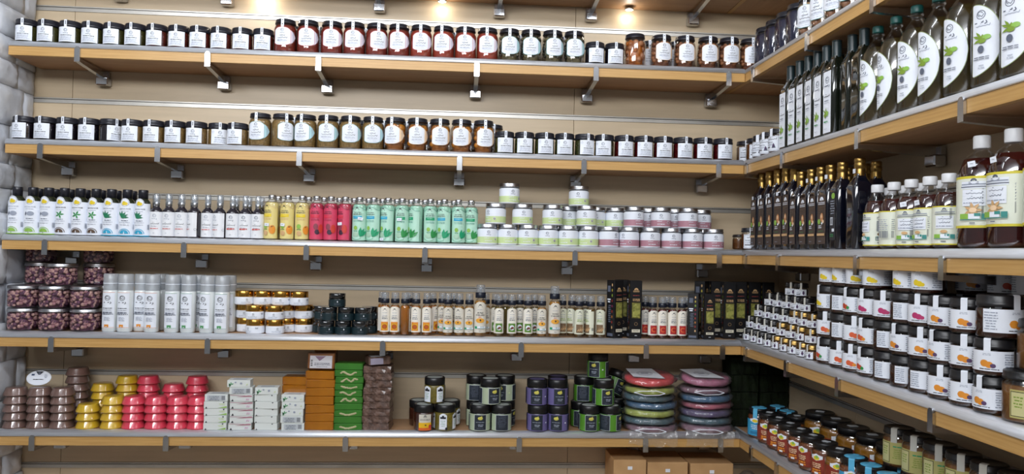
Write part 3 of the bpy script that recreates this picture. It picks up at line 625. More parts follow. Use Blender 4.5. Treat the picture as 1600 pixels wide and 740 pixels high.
def tealjar():
    R, H = .0345, .0568; DG = M('dark_teal_gloss', '#0f1f23', .15, coat=1); b = MB(); b.lathe([(0, 0), (R-.002, 0), (R, .002), (R, .033), (R-.001, .034), (0, .034)], DG, 22)
    l = MB(); l.lathe([(0, .034), (R, .0345), (R, .055), (R-.002, .0568), (0, .0568)], M('black_gloss_lid', '#0b1116', .15, coat=1), 22)
    L = Lab(R); L.rect(-.05, .05, .004, .031, M('dark_teal_paper', '#10262c', .4)); L.ell(.004, .022, .0022, .0022, WHITE, 6); L.ell(.004, .025, .001, .002, WHITE, 4); L.lines(-.010, .018, .014, 1, .003, GREY, .0016, 3)
    return K('night_cream_jar', 'jar', ('body', b.mesh('body')), ('lid', l.mesh('lid')), ('label', L.mesh()))
TJ = tealjar(); g = 'dark teal gloss jars'; T = .057
row(TJ, [510, 536, 562], 'D', 'dark teal gloss jar, bottom tier front,', g, r=.0345, mid=.03, rots=[20, 5, 10])
row(TJ, [493, 578], 'D', 'dark teal gloss jar, bottom tier rear,', g, yoff=.075, r=.0345, mid=.03)
row(TJ, [514, 542, 566], 'D', 'dark teal gloss jar, second tier front,', g, tz=T, r=.0345, mid=.03, rots=[-60, 5, 0])
row(TJ, [494, 577], 'D', 'dark teal gloss jar, second tier rear,', g, yoff=.075, tz=T, r=.0345, mid=.03, rots=50)
row(TJ, [527], 'D', 'lone dark teal gloss jar on top of the two tiers', g, tz=2*T, r=.0345, mid=.03, yoff=.02, rots=5)
# argan oil pump bottles
def pump(kind, s=1.0):
    R, H = .0200*s, .178*s; liq = {'orange': '#a4620f', 'argan': '#a9772a', 'green': '#6e5c22', 'nut': '#6a5226', 'red': '#5b1a14'}[kind]
    b = MB(); b.lathe([(0, .001), (R-.002, 0), (R, .003), (R, .118*s), (R-.004, .126*s), (.010*s, .132*s), (.0095*s, .136*s)], PET, 18)
    c = MB(); c.lathe([(0, .003), (R-.0015, .004), (R-.001, .116*s), (R-.004, .124*s), (0, .124*s)], M('oil_'+kind, liq, .15, coat=.6), 18)
    k = MB(); k.lathe([(0, .133*s), (.0175*s, .133*s), (.018*s, .134*s), (.018*s, .150*s), (.0165*s, .152*s), (0, .152*s)], M('navy_collar', '#161c2a', .35), 18)
    t = MB(); t.lathe([(.0035*s, .152*s), (.0035*s, .160*s), (.006*s, .161*s), (.006*s, .169*s), (0, .170*s)], FROST, 10); t.lathe([(.0155*s, .152*s), (.0155*s, .174*s), (.014*s, .178*s), (0, .178*s)], CAPCLR, 16)
    L = Lab(R); top = lambda u: (.112+.008*math.sqrt(max(0, 1-(u/.020)**2)))*s if abs(u) < .020*s else .112*s
    paper = {'argan': M('ivory_label', '#ded9cc', .5), 'nut': M('ivory_green_label', '#e2e4cf', .5)}.get(kind, CREAM)
    L.cols(-.032*s, .032*s, top, lambda u: .014*s, paper, 22)
    L.tree(0, .107*s, .8*s); L.lines(-.010*s, .010*s, .094*s, 1, .003, LGREY, .0015, 3)
    if kind == 'argan':
        L.text('HUILE', 0, .080*s, .0052*s, INK, .020*s); L.text("D'ARGAN", 0, .0725*s, .0052*s, INK, .028*s); L.text('BIO', 0, .066*s, .004*s, ROSE, .012*s)
        L.ell(0, .056*s, .0145*s, .008*s, YEL if False else M('amber_oval', '#eaa83a')); L.ell(.001*s, .057*s, .003*s, .0035*s, BROWNP, 6)
        L.rect(-.018*s, -.009*s, .028*s, .036*s, EMER); L.rect(-.009*s, .018*s, .028*s, .036*s, WHITE); L.rect(.002*s, .010*s, .032*s, .036*s, TEAL); L.rect(-.009*s, .018*s, .028*s, .0292*s, TEAL)
        L.lines(-.004*s, .006*s, .021*s, 1, .002, GREY, .0015, 3)
    else:
        L.lines(-.012*s, .012*s, .084*s, 1, .003, LGREY, .0018, 5); L.lines(-.014*s, .014*s, .077*s, 2, .006, GREY if kind != 'nut' else OLV, .0025, 6)
        pic = {'orange': ORG, 'green': M('grass_panel', '#5d8a35'), 'nut': M('brown_panel', '#7c6348'), 'red': M('red_panel', '#b3282a')}[kind]
        L.rect(-.014*s, .013*s, .020*s, .056*s, pic)
        if kind == 'orange': L.ell(0, .036*s, .010*s, .012*s, M('burnt_orange_print', '#b5561b')); L.ring(0, .036*s, .0125*s, .002*s, YEL, 12)
        elif kind == 'green': L.ell(0, .038*s, .0095*s, .011*s, WHITE); L.ell(.002*s, .037*s, .006*s, .005*s, M('nut_print', '#7a3a2a')); L.ell(-.003*s, .034*s, .004*s, .004*s, BROWNP, 6)
        elif kind == 'nut':
            for q in range(3): L.leaf(-.010*s+q*.007*s, .024*s, .026*s, 1.0, .005*s, TAN)
        else: L.ring(0, .038*s, .0105*s, .004*s, M('orange_red_print', '#df6a3a'), 12, .6, 5.4)
    if kind in ('orange', 'nut'): L.bars(.022*s, .030*s, .030*s, .042*s)
    return K('oil_pump_bottle', 'bottle', ('clear_bottle', b.mesh('clear_bottle')), ('oil', c.mesh('oil')), ('collar', k.mesh('collar')), ('clear_cap', t.mesh('clear_cap')), ('label', L.mesh()))
PB = {k: pump(k) for k in ('orange', 'argan', 'green', 'nut', 'red')}; PBIG = pump('argan', 1.22)
g = 'oil pump bottles on the fourth back shelf'; pk = dict(r=.020, mid=.09)
row(PB['orange'], [604.5, 616.5, 630.5, 650, 667], 'D', 'pump bottle with orange picture label', g, yoff=.03, rots=[0, 0, 150, -10, 0], **pk)
row(PB['orange'], [596, 639, 677], 'D', 'orange-labelled pump bottle in the rear', g, yoff=.08, rots=[40, 0, 60], **pk)
row(PB['argan'], [700, 718, 733], 'D', 'ivory argan oil pump bottle with amber oval', g, yoff=.03, rots=[0, -20, 0], **pk)
row(PB['argan'], [690, 709, 762], 'D', 'ivory argan oil pump bottle in the rear', g, yoff=.08, **pk)
row(PBIG, [750.5], 'D', 'taller argan oil bottle standing left of the green-labelled group', g, yoff=.012, r=.0244, mid=.1)
row(PB['green'], [780, 800, 812, 826, 835], 'D', 'pump bottle with green nut picture', g, yoff=.03, rots=[0, 0, 0, 0, 0], r=.020, mid=.09) if False else None
row(PB['green'], [779.5, 800, 825], 'D', 'pump bottle with green nut picture', g, yoff=.03, **pk)
row(PB['green'], [771, 789, 812, 835], 'D', 'green-pictured pump bottle in the rear', g, yoff=.075, rots=[0, 150, 0, 0], **pk)
row(PB['argan'], [846.5], 'D', 'small argan oil bottle just left of the tall right one', g, yoff=.03, **pk)
row(PBIG, [866.5], 'D', 'taller argan oil bottle standing right of the green-labelled group', g, yoff=.012, r=.0244, mid=.1)
row(PB['nut'], [905, 923, 938.5], 'D', 'pump bottle with brown picture label', g, yoff=.03, rots=[0, -60, -25], **pk)
row(PB['nut'], [879, 893, 914], 'D', 'brown-pictured pump bottle in the rear', g, yoff=.075, rots=[0, -40, 0], **pk)
row(PB['red'], [1020, 1035, 1050.5, 1065.5], 'D', 'pump bottle with red letter-like picture', g, yoff=.03, **pk)
row(PB['red'], [1008, 1042, 1074], 'D', 'red-pictured pump bottle in the rear', g, yoff=.075, **pk)
# clear plastic trays that hold the pump bottles
TRAY = glass('tray_plastic', '#dfe2e2', gloss=.18)
def box_thing(name, cat, x0, x1, y0, y1, z0, z1, m, label, group=None, parts=(), b=.001):
    cx, cy = (x0+x1)/2, (y0+y1)/2; r = empty(name, (cx, cy, z0), 0, label, cat, group)
    return r, cx, cy
# carton boxes with print
def carton(W, D, H, kind, face='front'):
    BK = M('black_carton', '#131316', .4); b = MB(); b.rbox(-W/2, W/2, -D/2, D/2, 0, H, BK, .0008)
    L = Lab(D/2, flat=True); s = H/.245
    L.tree(0, .205*s, 1.5*s*min(1, W/.05), TAN); L.lines(-W*.3, W*.3, .183*s, 1, .003, ROSE, .0015, 3); L.lines(-W*.32, W*.32, .168*s, 2, .006*s, TAN, .003, 4)
    L.rect(-W*.36, W*.36, .086*s, .152*s, M('olive_gold_panel', '#8b8340', .4, hex2='#3d3f1a', scale=60)); L.rect(-W*.30, W*.30, .091*s, .147*s, M('olive_picture', '#6d7030', .4, hex2='#a9a75a', scale=90)); L.ell(.002, .108*s, .010, .008*s, M('muted_gold_green', '#9a9a4c'))
    L.ring(0, .062*s, .007, .0008, TAN, 10); L.rect(-W*.35, W*.35, .026*s, .039*s, M('pale_gold_strip', '#d9d3be', .4)); L.lines(-W*.3, W*.3, .034*s, 1, .003, INK, .0015, 5); L.lines(-W*.14, W*.14, .014*s, 1, .003, WHITE, .002, 6)
    S = MB()
    def side(y, z, h, w_, m): S.add([(-W/2-.0008, y+w_/2, z), (-W/2-.0008, y-w_/2, z), (-W/2-.0008, y-w_/2, z+h), (-W/2-.0008, y+w_/2, z+h)], [(0, 1, 2, 3)], m)
    side(D*.18, .195*s, .026*s, D*.35, GREY); side(D*.18, .160*s, .006*s, D*.4, WHITE); side(D*.18, .150*s, .006*s, D*.3, WHITE)
    for k in range(9): side(D*(.08+.05*(k % 2)), (.135-.0085*k)*s, .0045*s, D*.3, GREY)
    cols = [TAN, M('dull_gold', '#a89a3a'), OLV, M('dull_red', '#8a2c24'), M('dull_berry', '#7a2a4a'), M('dull_red', '#8a2c24'), M('dull_orange', '#a8682c'), M('dull_red', '#8a2c24'), TAN]
    for k in range(9):
        z = (.225-.0225*k)*s; y = -D*.22; n = 8; vs = [(-W/2-.0009, y+D*.07*math.cos(2*PI*i/n), z+.0065*s*math.sin(2*PI*i/n)) for i in range(n)]; S.add(vs, [tuple(range(n))], cols[k])
    side(0, .008*s, .012*s, D*.7, GREY)
    return K('oil_carton', 'carton', ('box', b.mesh('box')), ('front_print', L.mb.mesh('front_print')), ('side_print', S.mesh('side_print')))
CT = carton(.052, .048, .247, 0); CTS = carton(.047, .046, .196, 0); g = 'black oil cartons on the fourth back shelf'
def put(kind, px, Y, sh, rz, lab, group, tz=0, sc=1, mid=.1): return place(kind, (at(px, Y, SZ[sh]+tz+mid), Y, SZ[sh]+tz+.0005), rz, lab, group, sc)
put(CT, 960.5, YF+.055, 'D', 32, 'black carton turned to show its side print, left of the red-labelled bottles', g)
put(CT, 971, YF+.13, 'D', 0, 'black carton set back between the two front black cartons', g)
put(CT, 991, YF+.05, 'D', 4, 'black carton with gold picture facing front, left of red-labelled bottles', g)
put(CTS, 1086, YF+.055, 'D', 62, 'shorter black carton turned sideways, right of the red-labelled bottles', g)
put(CTS, 1104, YF+.045, 'D', 0, 'shorter black carton with gold picture facing front', g)
for i, (px, yo) in enumerate(((1096, .14), (1117, .14), (1137, .09), (1155, .135))): put(CT, px, YF+yo, 'D', [50, 0, 0, -3][i], ORD[i]+' tall black carton in the row beside the corner, fourth back shelf', g)
for i, (px, yo) in enumerate(((1177, .12), (1197, .12))): put(CT, px, YF+yo, 'D', 0, ORD[i]+' tall black carton inside the corner behind the mini jars', g)
# ------------------------------------------------------------------ right shelves
C_NAVY = M('dark_fruit_blue_reflection', '#171a3a', .12, coat=1); C_CHK = M('pale_pickle', '#c09a6c', .4); C_CHK2 = M('brown_pickle', '#96694a', .4)  # navy: blue reflections on the dark jars put into the contents colour
DJ = big_jar(C_NAVY, TEAL, LTEAL, LGREY, 31, label=False); CJ = big_jar(None, TEAL, LTEAL, LGREY, 33, lumps=(C_CHK, C_CHK2, .012, 60))
g = 'tall jars on the top right shelf'
rrow(DJ, [1201, 1218, 1236, 1253], 'A', 'unlabelled tall navy-black jar', g, r=.051, sc=1.1, rots=0, mid=.08)
rrow(CJ, [1270, 1289, 1308, 1328, 1352], 'A', 'tall labelled jar of pale whole pickles', g, r=.051, sc=1.1, rots=-58, mid=.08)
def lab_honey(R, z0=.006, z1=.066):
    L = Lab(R); L.rect(-.033, .033, z0, z1, WHITE); c = M('blue_black_line', '#2a3a55')
    for (a, b, c_, d) in ((-.030, -.0292, z0+.003, z1-.003), (.0292, .030, z0+.003, z1-.003), (-.030, .030, z0+.003, z0+.0038), (-.030, .030, z1-.0038, z1-.003)): L.rect(a, b, c_, d, c)
    L.script(.002, z1-.012, .040, .007, INK, 7, .0016); L.lines(-.026, .010, z1-.024, 1, .004, GREY, .0022, 3); L.lines(-.026, .014, z1-.032, 2, .004, LGREY, .0013, 4)
    L.rect(-.026, -.004, z0+.014, z0+.017, INK); L.poly([(.004, z0+.012), (.020, z0+.012), (.015, z0+.026), (.009, z0+.026)], GREY); L.leaf(.012, z0+.012, .02, 1.6, .007, M('fig_purple_print', '#4b3458')); return L.mesh()
def mini(R, H, lid, cont, nm='mini_jar', full=True, slh=.018):
    p = jar_parts(R, H, R-.001, slh, R-.004, H-slh-.008, cont, H-slh-.005, lid=lid, n=16)
    L = Lab(R); z1 = H-slh-.006; L.rect(-R*1.1, R*.75, .004, z1, WHITE)
    L.script(-.002, z1-.005, R*.9, .004, INK, 3, .001); L.lines(-R*.7, R*.1, z1-.011, 2, .004, GREY, .0012, 5); L.leaf(R*.3, .007, .016, 1.55, .008, M('fig_purple_print', '#4b3458')); L.rect(-R*.6, -R*.1, .008, .0105, INK)
    p += [('label', L.mesh()), ('seal_strip', seal(R-.001, H, z1-.002, R, R*.13, dots=None, over=R*.5, m=M('grey_white_paper', '#c7c5bc', .6)))]
    return K(nm, 'jar', *p)
HJ = K('honey_jar', 'jar', *(jar_parts(.037, .095, .0365, .018, .033, .066, M('amber_honey', '#6a3f1c', .2), .068)+[('label', lab_honey(.037)), ('seal_strip', seal(.0365, .095, .062, .037, .007, dots=None))]))
g = 'small honey jars at the corner of the second right shelf'
place(HJ, (at(1180, 3.235, 1.96), 3.235, SZ['B']+.0005), -6, 'white-labelled honey jar facing forward at the second shelf corner', g)
place(HJ, (at(1164, 3.33, 1.96), 3.33, SZ['B']+.0005), -10, 'honey jar half hidden left of the forward-facing one, second shelf corner', g)
rrow(HJ, [1189, 1202, 1216], 'B', 'white-labelled honey jar turned along the shelf', g, r=.037, rots=[-50, -65, -70])
DKG = M('dark_green_glass', '#12160f', .08, coat=1); CAPS = M('black_green_capsule', '#1f2f33', .35)
def olive_tall():
    R = .0325; b = MB(); b.lathe([(0, 0), (R-.003, 0), (R, .004), (R, .222), (R-.003, .232), (.018, .252), (.0145, .262), (.0145, .266)], DKG, 28, sq=7)
    c = MB(); c.lathe([(.0155, .262), (.0155, .312), (.0150, .316), (.0165, .317), (.0165, .319), (.014, .320), (0, .320)], CAPS, 18)
    L = Lab(R, flat=True); L.rect(-.024, .024, .006, .214, WHITE); L.logo(0, .185, 1.6, GREY); L.script(0, .130, .034, .008, INK, 4, .0018); L.lines(-.014, .014, .116, 1, .003, GREY, .0025, 3); L.lines(-.016, .016, .108, 1, .003, LGREY, .0014, 3)
    for a, l in ((2.4, .026), (1.7, .024), (.4, .018), (3.3, .018)): L.leaf(0, .068, l, a, .006, OLV)
    L.ell(.006, .070, .007, .009, LIME); L.ell(-.006, .064, .006, .008, OLV); L.lines(-.016, .016, .045, 1, .003, GREENP, .0045, 6); L.lines(-.010, .010, .020, 1, .003, LGREY, .0014, 7)
    return K('olive_oil_bottle', 'bottle', ('bottle', b.mesh('bottle')), ('capsule', c.mesh('capsule')), ('label', L.mesh()))
OT = olive_tall(); OTN = K('olive_oil_bottle', 'bottle', *OT['parts'][:2]); g = 'tall dark olive oil bottles'
rrow(OT, [1235, 1249, 1263, 1277, 1292, 1308], 'B', 'tall dark square oil bottle with narrow white label', g, r=.033, rots=-90, mid=.1, xoff=.012)
rrow(OTN, [1328, 1352], 'B', 'tall dark oil bottle with no label showing', g, r=.033, rots=-90, mid=.1, xoff=.03)
rrow(OTN, [1270, 1290, 1311, 1336], 'B', 'dark oil bottle in the rear line', g, r=.033, rots=-90, mid=.1, xoff=.10)
def pet_oil():
    R = .049; b = MB(); b.lathe([(0, .002), (R-.008, 0), (R, .008), (R, .195), (R-.006, .215), (R-.020, .240), (.018, .256), (.0145, .262), (.0145, .272), (.018, .273), (.018, .277), (.0145, .278), (.0145, .284)], PET, 28)
    c = MB(); c.lathe([(0, .004), (R-.009, .003), (R-.001, .009), (R-.001, .194), (R-.007, .214), (R-.018, .232), (0, .232)], M('olive_oil', '#3d3214', .25, coat=.3, hex2='#2a2410', scale=12), 28)
    k = MB(); k.lathe([(0, .280), (.016, .280), (.0165, .282), (.0165, .298), (.015, .301), (0, .301)], M('green_cap', '#0f4a46', .4), 18)
    L = Lab(R); zc = .112; q = lambda u, a, h: h*math.sqrt(max(0, 1-((u+.026)/a)**2))
    L.cols(-.030, .040, lambda u: zc+(q(u, .066, .088) if u > -.026 else .088-(-.026-u)*1.5), lambda u: zc-(q(u, .066, .088) if u > -.026 else .088-(-.026-u)*1.5), M('olive_rim', '#8e9c6a'), 20)
    L.cols(-.0285, .038, lambda u: zc+(q(u, .0642, .0862) if u > -.026 else .085), lambda u: zc-(q(u, .0642, .0862) if u > -.026 else .085), WHITE, 20)
    L.logo(-.006, .172, 1.5, GREY); L.script(-.002, .145, .030, .006, LGREY, 4)
    for a, l in ((2.7, .026), (2.2, .024), (3.5, .022), (1.4, .012)): L.leaf(-.002, .112, l, a, .006, OLV)
    L.ell(.008, .116, .009, .006, LIME); L.ell(-.002, .108, .009, .006, OLV); L.ell(-.004, .088, .007, .009, GREY); L.lines(-.024, .018, .070, 2, .005, GREY, .0018, 5); L.lines(-.010, .006, .050, 2, .006, LGREY, .0016, 6)
    return K('oil_jug', 'bottle', ('clear_bottle', b.mesh('clear_bottle')), ('oil', c.mesh('oil')), ('cap', k.mesh('cap')), ('label', L.mesh()))
PO = pet_oil(); g = 'large clear olive oil bottles'
rrow(PO, [1371, 1397, 1432, 1466, 1508, 1553, 1600], 'B', 'large clear olive oil bottle with half-oval label', g, r=.049, rots=[-78, -84, -68, -72, -70, -62, -60], mid=.1, xoff=.012)
rrow(PO, [1384, 1416, 1452, 1492], 'B', 'large clear oil bottle in the rear line', g, r=.049, rots=120, mid=.1, xoff=.125)
# third right shelf
BRN = M('dark_brown_label', '#4a3c34', .5); NUTC = M('argan_nut_print', '#c48a5c')
def argan_sq(s):
    R = .0325*s; b = MB(); b.lathe([(0, 0), (R-.003, 0), (R, .004), (R, .195*s), (R-.003, .205*s), (.019*s, .222*s), (.0145*s, .232*s), (.0145*s, .238*s)], M('black_glass', '#0c0e1a', .1, coat=1), 28, sq=7)
    c = MB(); c.lathe([(.0165*s, .232*s), (.0165*s, .252*s), (.0155*s, .256*s), (.0175*s, .258*s), (.0175*s, .270*s), (.016*s, .273*s), (.0172*s, .275*s), (.0172*s, .286*s), (.016*s, .288*s), (0, .288*s)], GOLD2, 20)
    L = Lab(R, flat=True); w_ = .0265*s; L.rect(-w_, w_, .018*s, .186*s, BRN); L.ring(0, .166*s, .0125*s, .0085*s, WHITE, 10, 0, PI); L.line([(0, .164*s), (0, .172*s)], .003*s, WHITE); L.rect(-w_*.8, w_*.8, .158*s, .160*s, WHITE); L.rect(-w_*.8, w_*.8, .1525*s, .1545*s, WHITE)
    L.lines(-w_*.7, w_*.6, .143*s, 3, .008*s, BROWNP, .0035, 5); L.ell(.003*s, .108*s, .0105*s, .015*s, NUTC); L.ell(.001*s, .112*s, .004*s, .006*s, PEACH); L.ell(-.013*s, .094*s, .0085*s, .009*s, LIME); L.ell(.013*s, .094*s, .006*s, .006*s, PEACH); L.ell(.006*s, .088*s, .005*s, .004*s, WHITE)
    L.lines(-w_*.7, w_*.3, .081*s, 2, .006*s, WHITE, .0028, 6); L.lines(-w_*.6, w_*.6, .062*s, 1, .003, GREENP, .0015, 7); L.rect(-w_*.9, w_*.9, .046*s, .054*s, TAN); L.lines(-w_*.5, w_*.2, .028*s, 1, .003, LGREY, .0022, 8)
    return K('argan_oil_bottle', 'bottle', ('bottle', b.mesh('bottle')), ('capsule', c.mesh('capsule')), ('label', L.mesh()))
AL, AS = argan_sq(1.13), argan_sq(1.0); ASN = K('argan_oil_bottle', 'bottle', *AS['parts'][:2]); g = 'gold-capped argan oil bottles'
def tag_mesh(s, z, y=.034): return ('price_sticker', MB().add([(-.009, -y*s-.002, z), (.009, -y*s-.002, z), (.009, -y*s-.002, z+.014), (-.009, -y*s-.002, z+.014)], [(0, 1, 2, 3)], WHITE).mesh('price_sticker'))
tgL = tag_mesh(1.13, .212); tgC = ('price_sticker', MB().add([(-.009, -.0185, .240), (.009, -.0185, .240), (.009, -.0185, .254), (-.009, -.0185, .254)], [(0, 1, 2, 3)], WHITE).mesh('price_sticker'))
rrow(AL, [1189, 1203, 1216, 1229, 1242], 'C', 'taller gold-capped argan bottle with dark picture label', g, r=.037, rots=-90, mid=.15, xoff=.028, extras=[(tgL,)]*5)
rrow(AS, [1252, 1268, 1283, 1298], 'C', 'shorter gold-capped argan bottle with dark picture label', g, r=.033, rots=-90, mid=.12, xoff=.010, extras=[(), (tgC,), (tgC,), (tgC,)])
BKL = Lab(.0325, flat=True); BKL.rect(-.02, .02, .03, .19, M('charcoal_paper', '#24242a')); BKL.ell(.004, .176, .012, .010, LIME); BKL.lines(-.015, .015, .160, 6, .008, LGREY, .003, 3); BKL.rect(-.014, .004, .080, .105, WHITE); BKL.bars(-.012, .002, .082, .103); BKL.rect(-.002, .014, .058, .068, WHITE); BKL.lines(-.015, .01, .05, 2, .006, GREENP, .003, 4)
ASB = K('argan_oil_bottle', 'bottle', *(AS['parts'][:2]+(('back_label', BKL.mb.mesh('back_label')),)))
rrow(ASB, [1316], 'C', 'gold-capped argan bottle showing its back label', g, r=.033, rots=-90, mid=.12, xoff=.010)
rrow(ASN, [1343], 'C', 'plain dark gold-capped bottle beside the first vinegar bottle', g, r=.033, rots=-90, mid=.12, xoff=.010, extras=[(tgC,)])
rrow(ASN, [1326, 1352, 1372], 'C', 'gold-capped argan bottle in the rear line', g, r=.033, rots=-90, mid=.12, xoff=.10)
place(HJ, (at(1173, 3.24, 1.57), 3.24, SZ['C']+.0005), -12, 'white-labelled honey jar in the corner of the third shelf', 'corner jars on the third shelf')
NOJ = K('honey_jar', 'jar', *jar_parts(.030, .068, .0295, .012, .027, .045, M('brown_honey', '#6a4526', .25), .050, lid=M('dark_brown_lid', '#241c1a', .3), n=18))
place(NOJ, (at(1155, 3.33, 1.56), 3.33, SZ['C']+.0005), 0, 'small unlabelled brown jar in the corner of the third shelf', 'corner jars on the third shelf')
def vinegar(big):
    if big: R, zs, zn, H, a, b_ = .0535, .175, .245, .279, .050, .176
    else: R, zs, zn, H, a, b_ = .0385, .112, .170, .196, .010, .110
    LIQ = M('cider_vinegar', '#3c0f0d', .08, coat=1, hex2='#2a0a0c', scale=14); r = .017 if big else .0155
    g_ = MB(); g_.lathe([(0, .002), (R-.010, 0), (R-.002, .006), (R, .014), (R, zs), (R-.004, zs+.018), (R*.62, zn-.016), (r*.9, zn-.002), (r*.9, zn+.006)], PET, 28)
    c = MB(); c.lathe([(0, .004), (R-.011, .003), (R-.003, .007), (R-.001, .015), (R-.001, zs), (R-.005, zs+.018), (R*.72, zn-.024), (0, zn-.024)], LIQ, 28)
    k = MB(); k.lathe([(0, zn+.002), (r+.002, zn+.002), (r+.0025, zn+.004), (r+.0025, H-.003), (r+.001, H), (0, H)], M('white_cap', '#dfe1e4', .4), 22)
    L = Lab(R); IV = M('ivory_paper', '#e4e8d8', .5); e = .9*R*PI; L.rect(-e, e, a, b_, IV); L.rect(-e, e, b_-.006 if big else b_-.003, b_, M('yellow_band', '#d6c93a')); L.rect(-e, e, a, a+.006 if big else a+.003, M('yellow_band', '#d6c93a')); h = b_-a
    hw = .030 if big else .024
    for off in (0, -1.05*e):
        L.rect(off-hw, off+hw, b_-h*.15-.012, b_-h*.15+.006, WHITE) if big else None
        L.tree(off, b_-h*.10, 1.2 if big else .8, GREY); L.rect(off-hw*.95, off+hw*.95, b_-h*.17, b_-h*.15, LGREY); L.rect(off-hw, off+hw, b_-h*.215, b_-h*.20, GREY)
        L.rect(off-hw*.85, off+hw*.85, b_-h*.58, b_-h*.26, WHITE); L.script(off, b_-h*.33, hw*1.1, h*.06, GREY, 4); L.script(off, b_-h*.43, hw*.9, h*.05, GREY, 6); L.lines(off-hw*.8, off+hw*.8, b_-h*.51, 1, .003, LGREY, .002, 4)
        if big:
            for q in range(7): L.leaf(off+.0, b_-h*.66, .020, q*.9, .007, TAN)
            L.ell(off, b_-h*.66, .008, .006, PEACH)
        else: L.ell(off, b_-h*.66, .008, .004, TAN)
        L.rect(off-hw*.95, off-hw*.3, a+h*.17, a+h*.27, LIME); L.rect(off-hw*.3, off+hw*.45, a+h*.17, a+h*.27, WHITE); L.rect(off+hw*.1, off+hw*.5, a+h*.22, a+h*.28, TEAL); L.rect(off+hw*.55, off+hw*.95, a+h*.17, a+h*.27, TEAL); L.rect(off-hw*.95, off+hw*.95, a+h*.15, a+h*.165, TEAL)
        L.lines(off-.008, off+.008, a+h*.10, 1, .002, GREY, .0022, 6)
    for off in (.52*e, -.52*e): L.lines(off-.012, off+.014, b_-h*.25, 6, h*.055, LGREY, h*.02, 7); L.bars(off-.008, off+.014, a+h*.22, a+h*.42, GREY)
    st = sticker(.016, .014, R-.003, zs+.030 if big else zs+.012, -.004, .15)
    return K('vinegar_bottle', 'bottle', ('clear_bottle', g_.mesh('clear_bottle')), ('vinegar', c.mesh('vinegar')), ('cap', k.mesh('cap')), ('label', L.mesh())), ('price_sticker', st)
(VS, stS), (VB, stB) = vinegar(0), vinegar(1)
g = 'dark vinegar bottles with white caps'
rrow(VS, [1371, 1397, 1424, 1453, 1483], 'C', 'small white-capped vinegar bottle', g, r=.0385, rots=[-95, 10, -50, -70, -55], mid=.15, xoff=.012, extras=[(), (), (stS,), (stS,), ()])
rrow(VS, [1388, 1412, 1440, 1470, 1507], 'C', 'small vinegar bottle in the rear line', g, r=.0385, rots=0, mid=.15, xoff=.10)
rrow(VB, [1536, 1582, 1645], 'C', 'large white-capped vinegar bottle', g, r=.0535, rots=[-48, -80, -48], mid=.2, xoff=.012, extras=[(stB,), (stB,), (stB,)])
# fourth right shelf: jam jars in four tiers
def jam(fruit, s=1.0, nm='jam_jar'):
    R, H = .0435*s, .0885*s; JC = M('dark_jam', '#3a1b12', .15); p = jar_parts(R, H, R-.001, .024*s, R-.005, .056*s, JC, .060*s, lid=M('ribbed_black_lid', '#19191c', .35), n=22)
    L = Lab(R); L.rect(-.062*s, .062*s, .013*s, .060*s, WHITE); L.lines(-.010*s, .008*s, .054*s, 2, .003, LGREY, .0012, 3)
    fc = {'apricot': (ORG, M('plum_print', '#5b4468')), 'peach': (M('coral_print', '#d9603a'), ORG), 'lemon': (YEL, YEL), 'berry': (MAG, MAG), 'tomato': (M('tomato_print', '#c84a2c'), GREENP)}[fruit]
    L.ell(-.006*s, .031*s, .009*s, .008*s, fc[0]); L.ell(.004*s, .028*s, .0085*s, .0075*s, fc[0]); L.ell(.012*s, .026*s, .006*s, .005*s, fc[1]); L.lines(-.022*s, .030*s, .0185*s, 1, .002, INK, .0016, 5)
    for q in (-.048, .046): L.lines((q-.012)*s, (q+.014)*s, .054*s, 7, .0055*s, LGREY, .0022, 8)
    p += [('label', L.mesh()), ('seal_strip', seal(R-.001, H, .058*s, R, .0075*s, dots=None, over=.02))]
    return K(nm, 'jar', *p)
JM = {k: jam(k) for k in ('apricot', 'peach', 'lemon', 'berry', 'tomato')}; TP = .089; g = 'white-labelled jam jars on the fourth right shelf'
FR = {'apricot': 'apricot and plum', 'peach': 'coral fruit', 'lemon': 'yellow fruit', 'berry': 'magenta fruit', 'tomato': 'red fruit'}
def jamrow(pxs, kinds, rots, tier, tname, x=.012):
    for i, (px, k) in enumerate(zip(pxs, kinds)):
        z = SZ['D']+tier*TP+.0005; X = XF+x+.0435; y = atr(px, X, z+.03)
        place(JM[k], (X, y, z), rots[i % len(rots)], f"{ORD[i]} jam jar from the corner in the {tname}, {FR[k]} label", g)
jamrow([1300, 1319, 1340, 1364, 1389, 1416, 1447, 1480, 1514, 1546], ['tomato', 'peach', 'peach', 'tomato', 'apricot', 'apricot', 'apricot', 'apricot', 'apricot', 'apricot'], [-85, -45, -55, -85, -5, 10, -5, -52, -48, -78], 0, 'bottom tier')
jamrow([1300, 1319, 1341, 1366, 1391, 1416, 1446, 1479, 1513, 1553], ['peach', 'peach', 'peach', 'peach', 'apricot', 'apricot', 'apricot', 'apricot', 'apricot', 'apricot'], [-50, 0, -42, -80, 5, -80, -50, -85, -50, -55], 1, 'second tier')
jamrow([1300, 1319, 1341, 1366, 1391, 1416, 1446, 1479, 1513], ['lemon', 'berry', 'tomato', 'berry', 'berry', 'berry', 'berry', 'apricot', 'apricot'], [-90, 0, -85, -75, -52, 0, -60, -68, -50], 2, 'third tier')
jamrow([1303, 1322, 1344, 1372], ['lemon', 'lemon', 'lemon', 'lemon'], [-75, -90, -50, -55], 3, 'top tier')
JB = jam('apricot', 1.16)
_y = atr(1566, XF+.014+.0505, 1.37); place(JB, (XF+.014+.0505, _y, SZ['D']+2*TP+.0005), 5, 'largest jam jar in the third tier showing its back label', g)
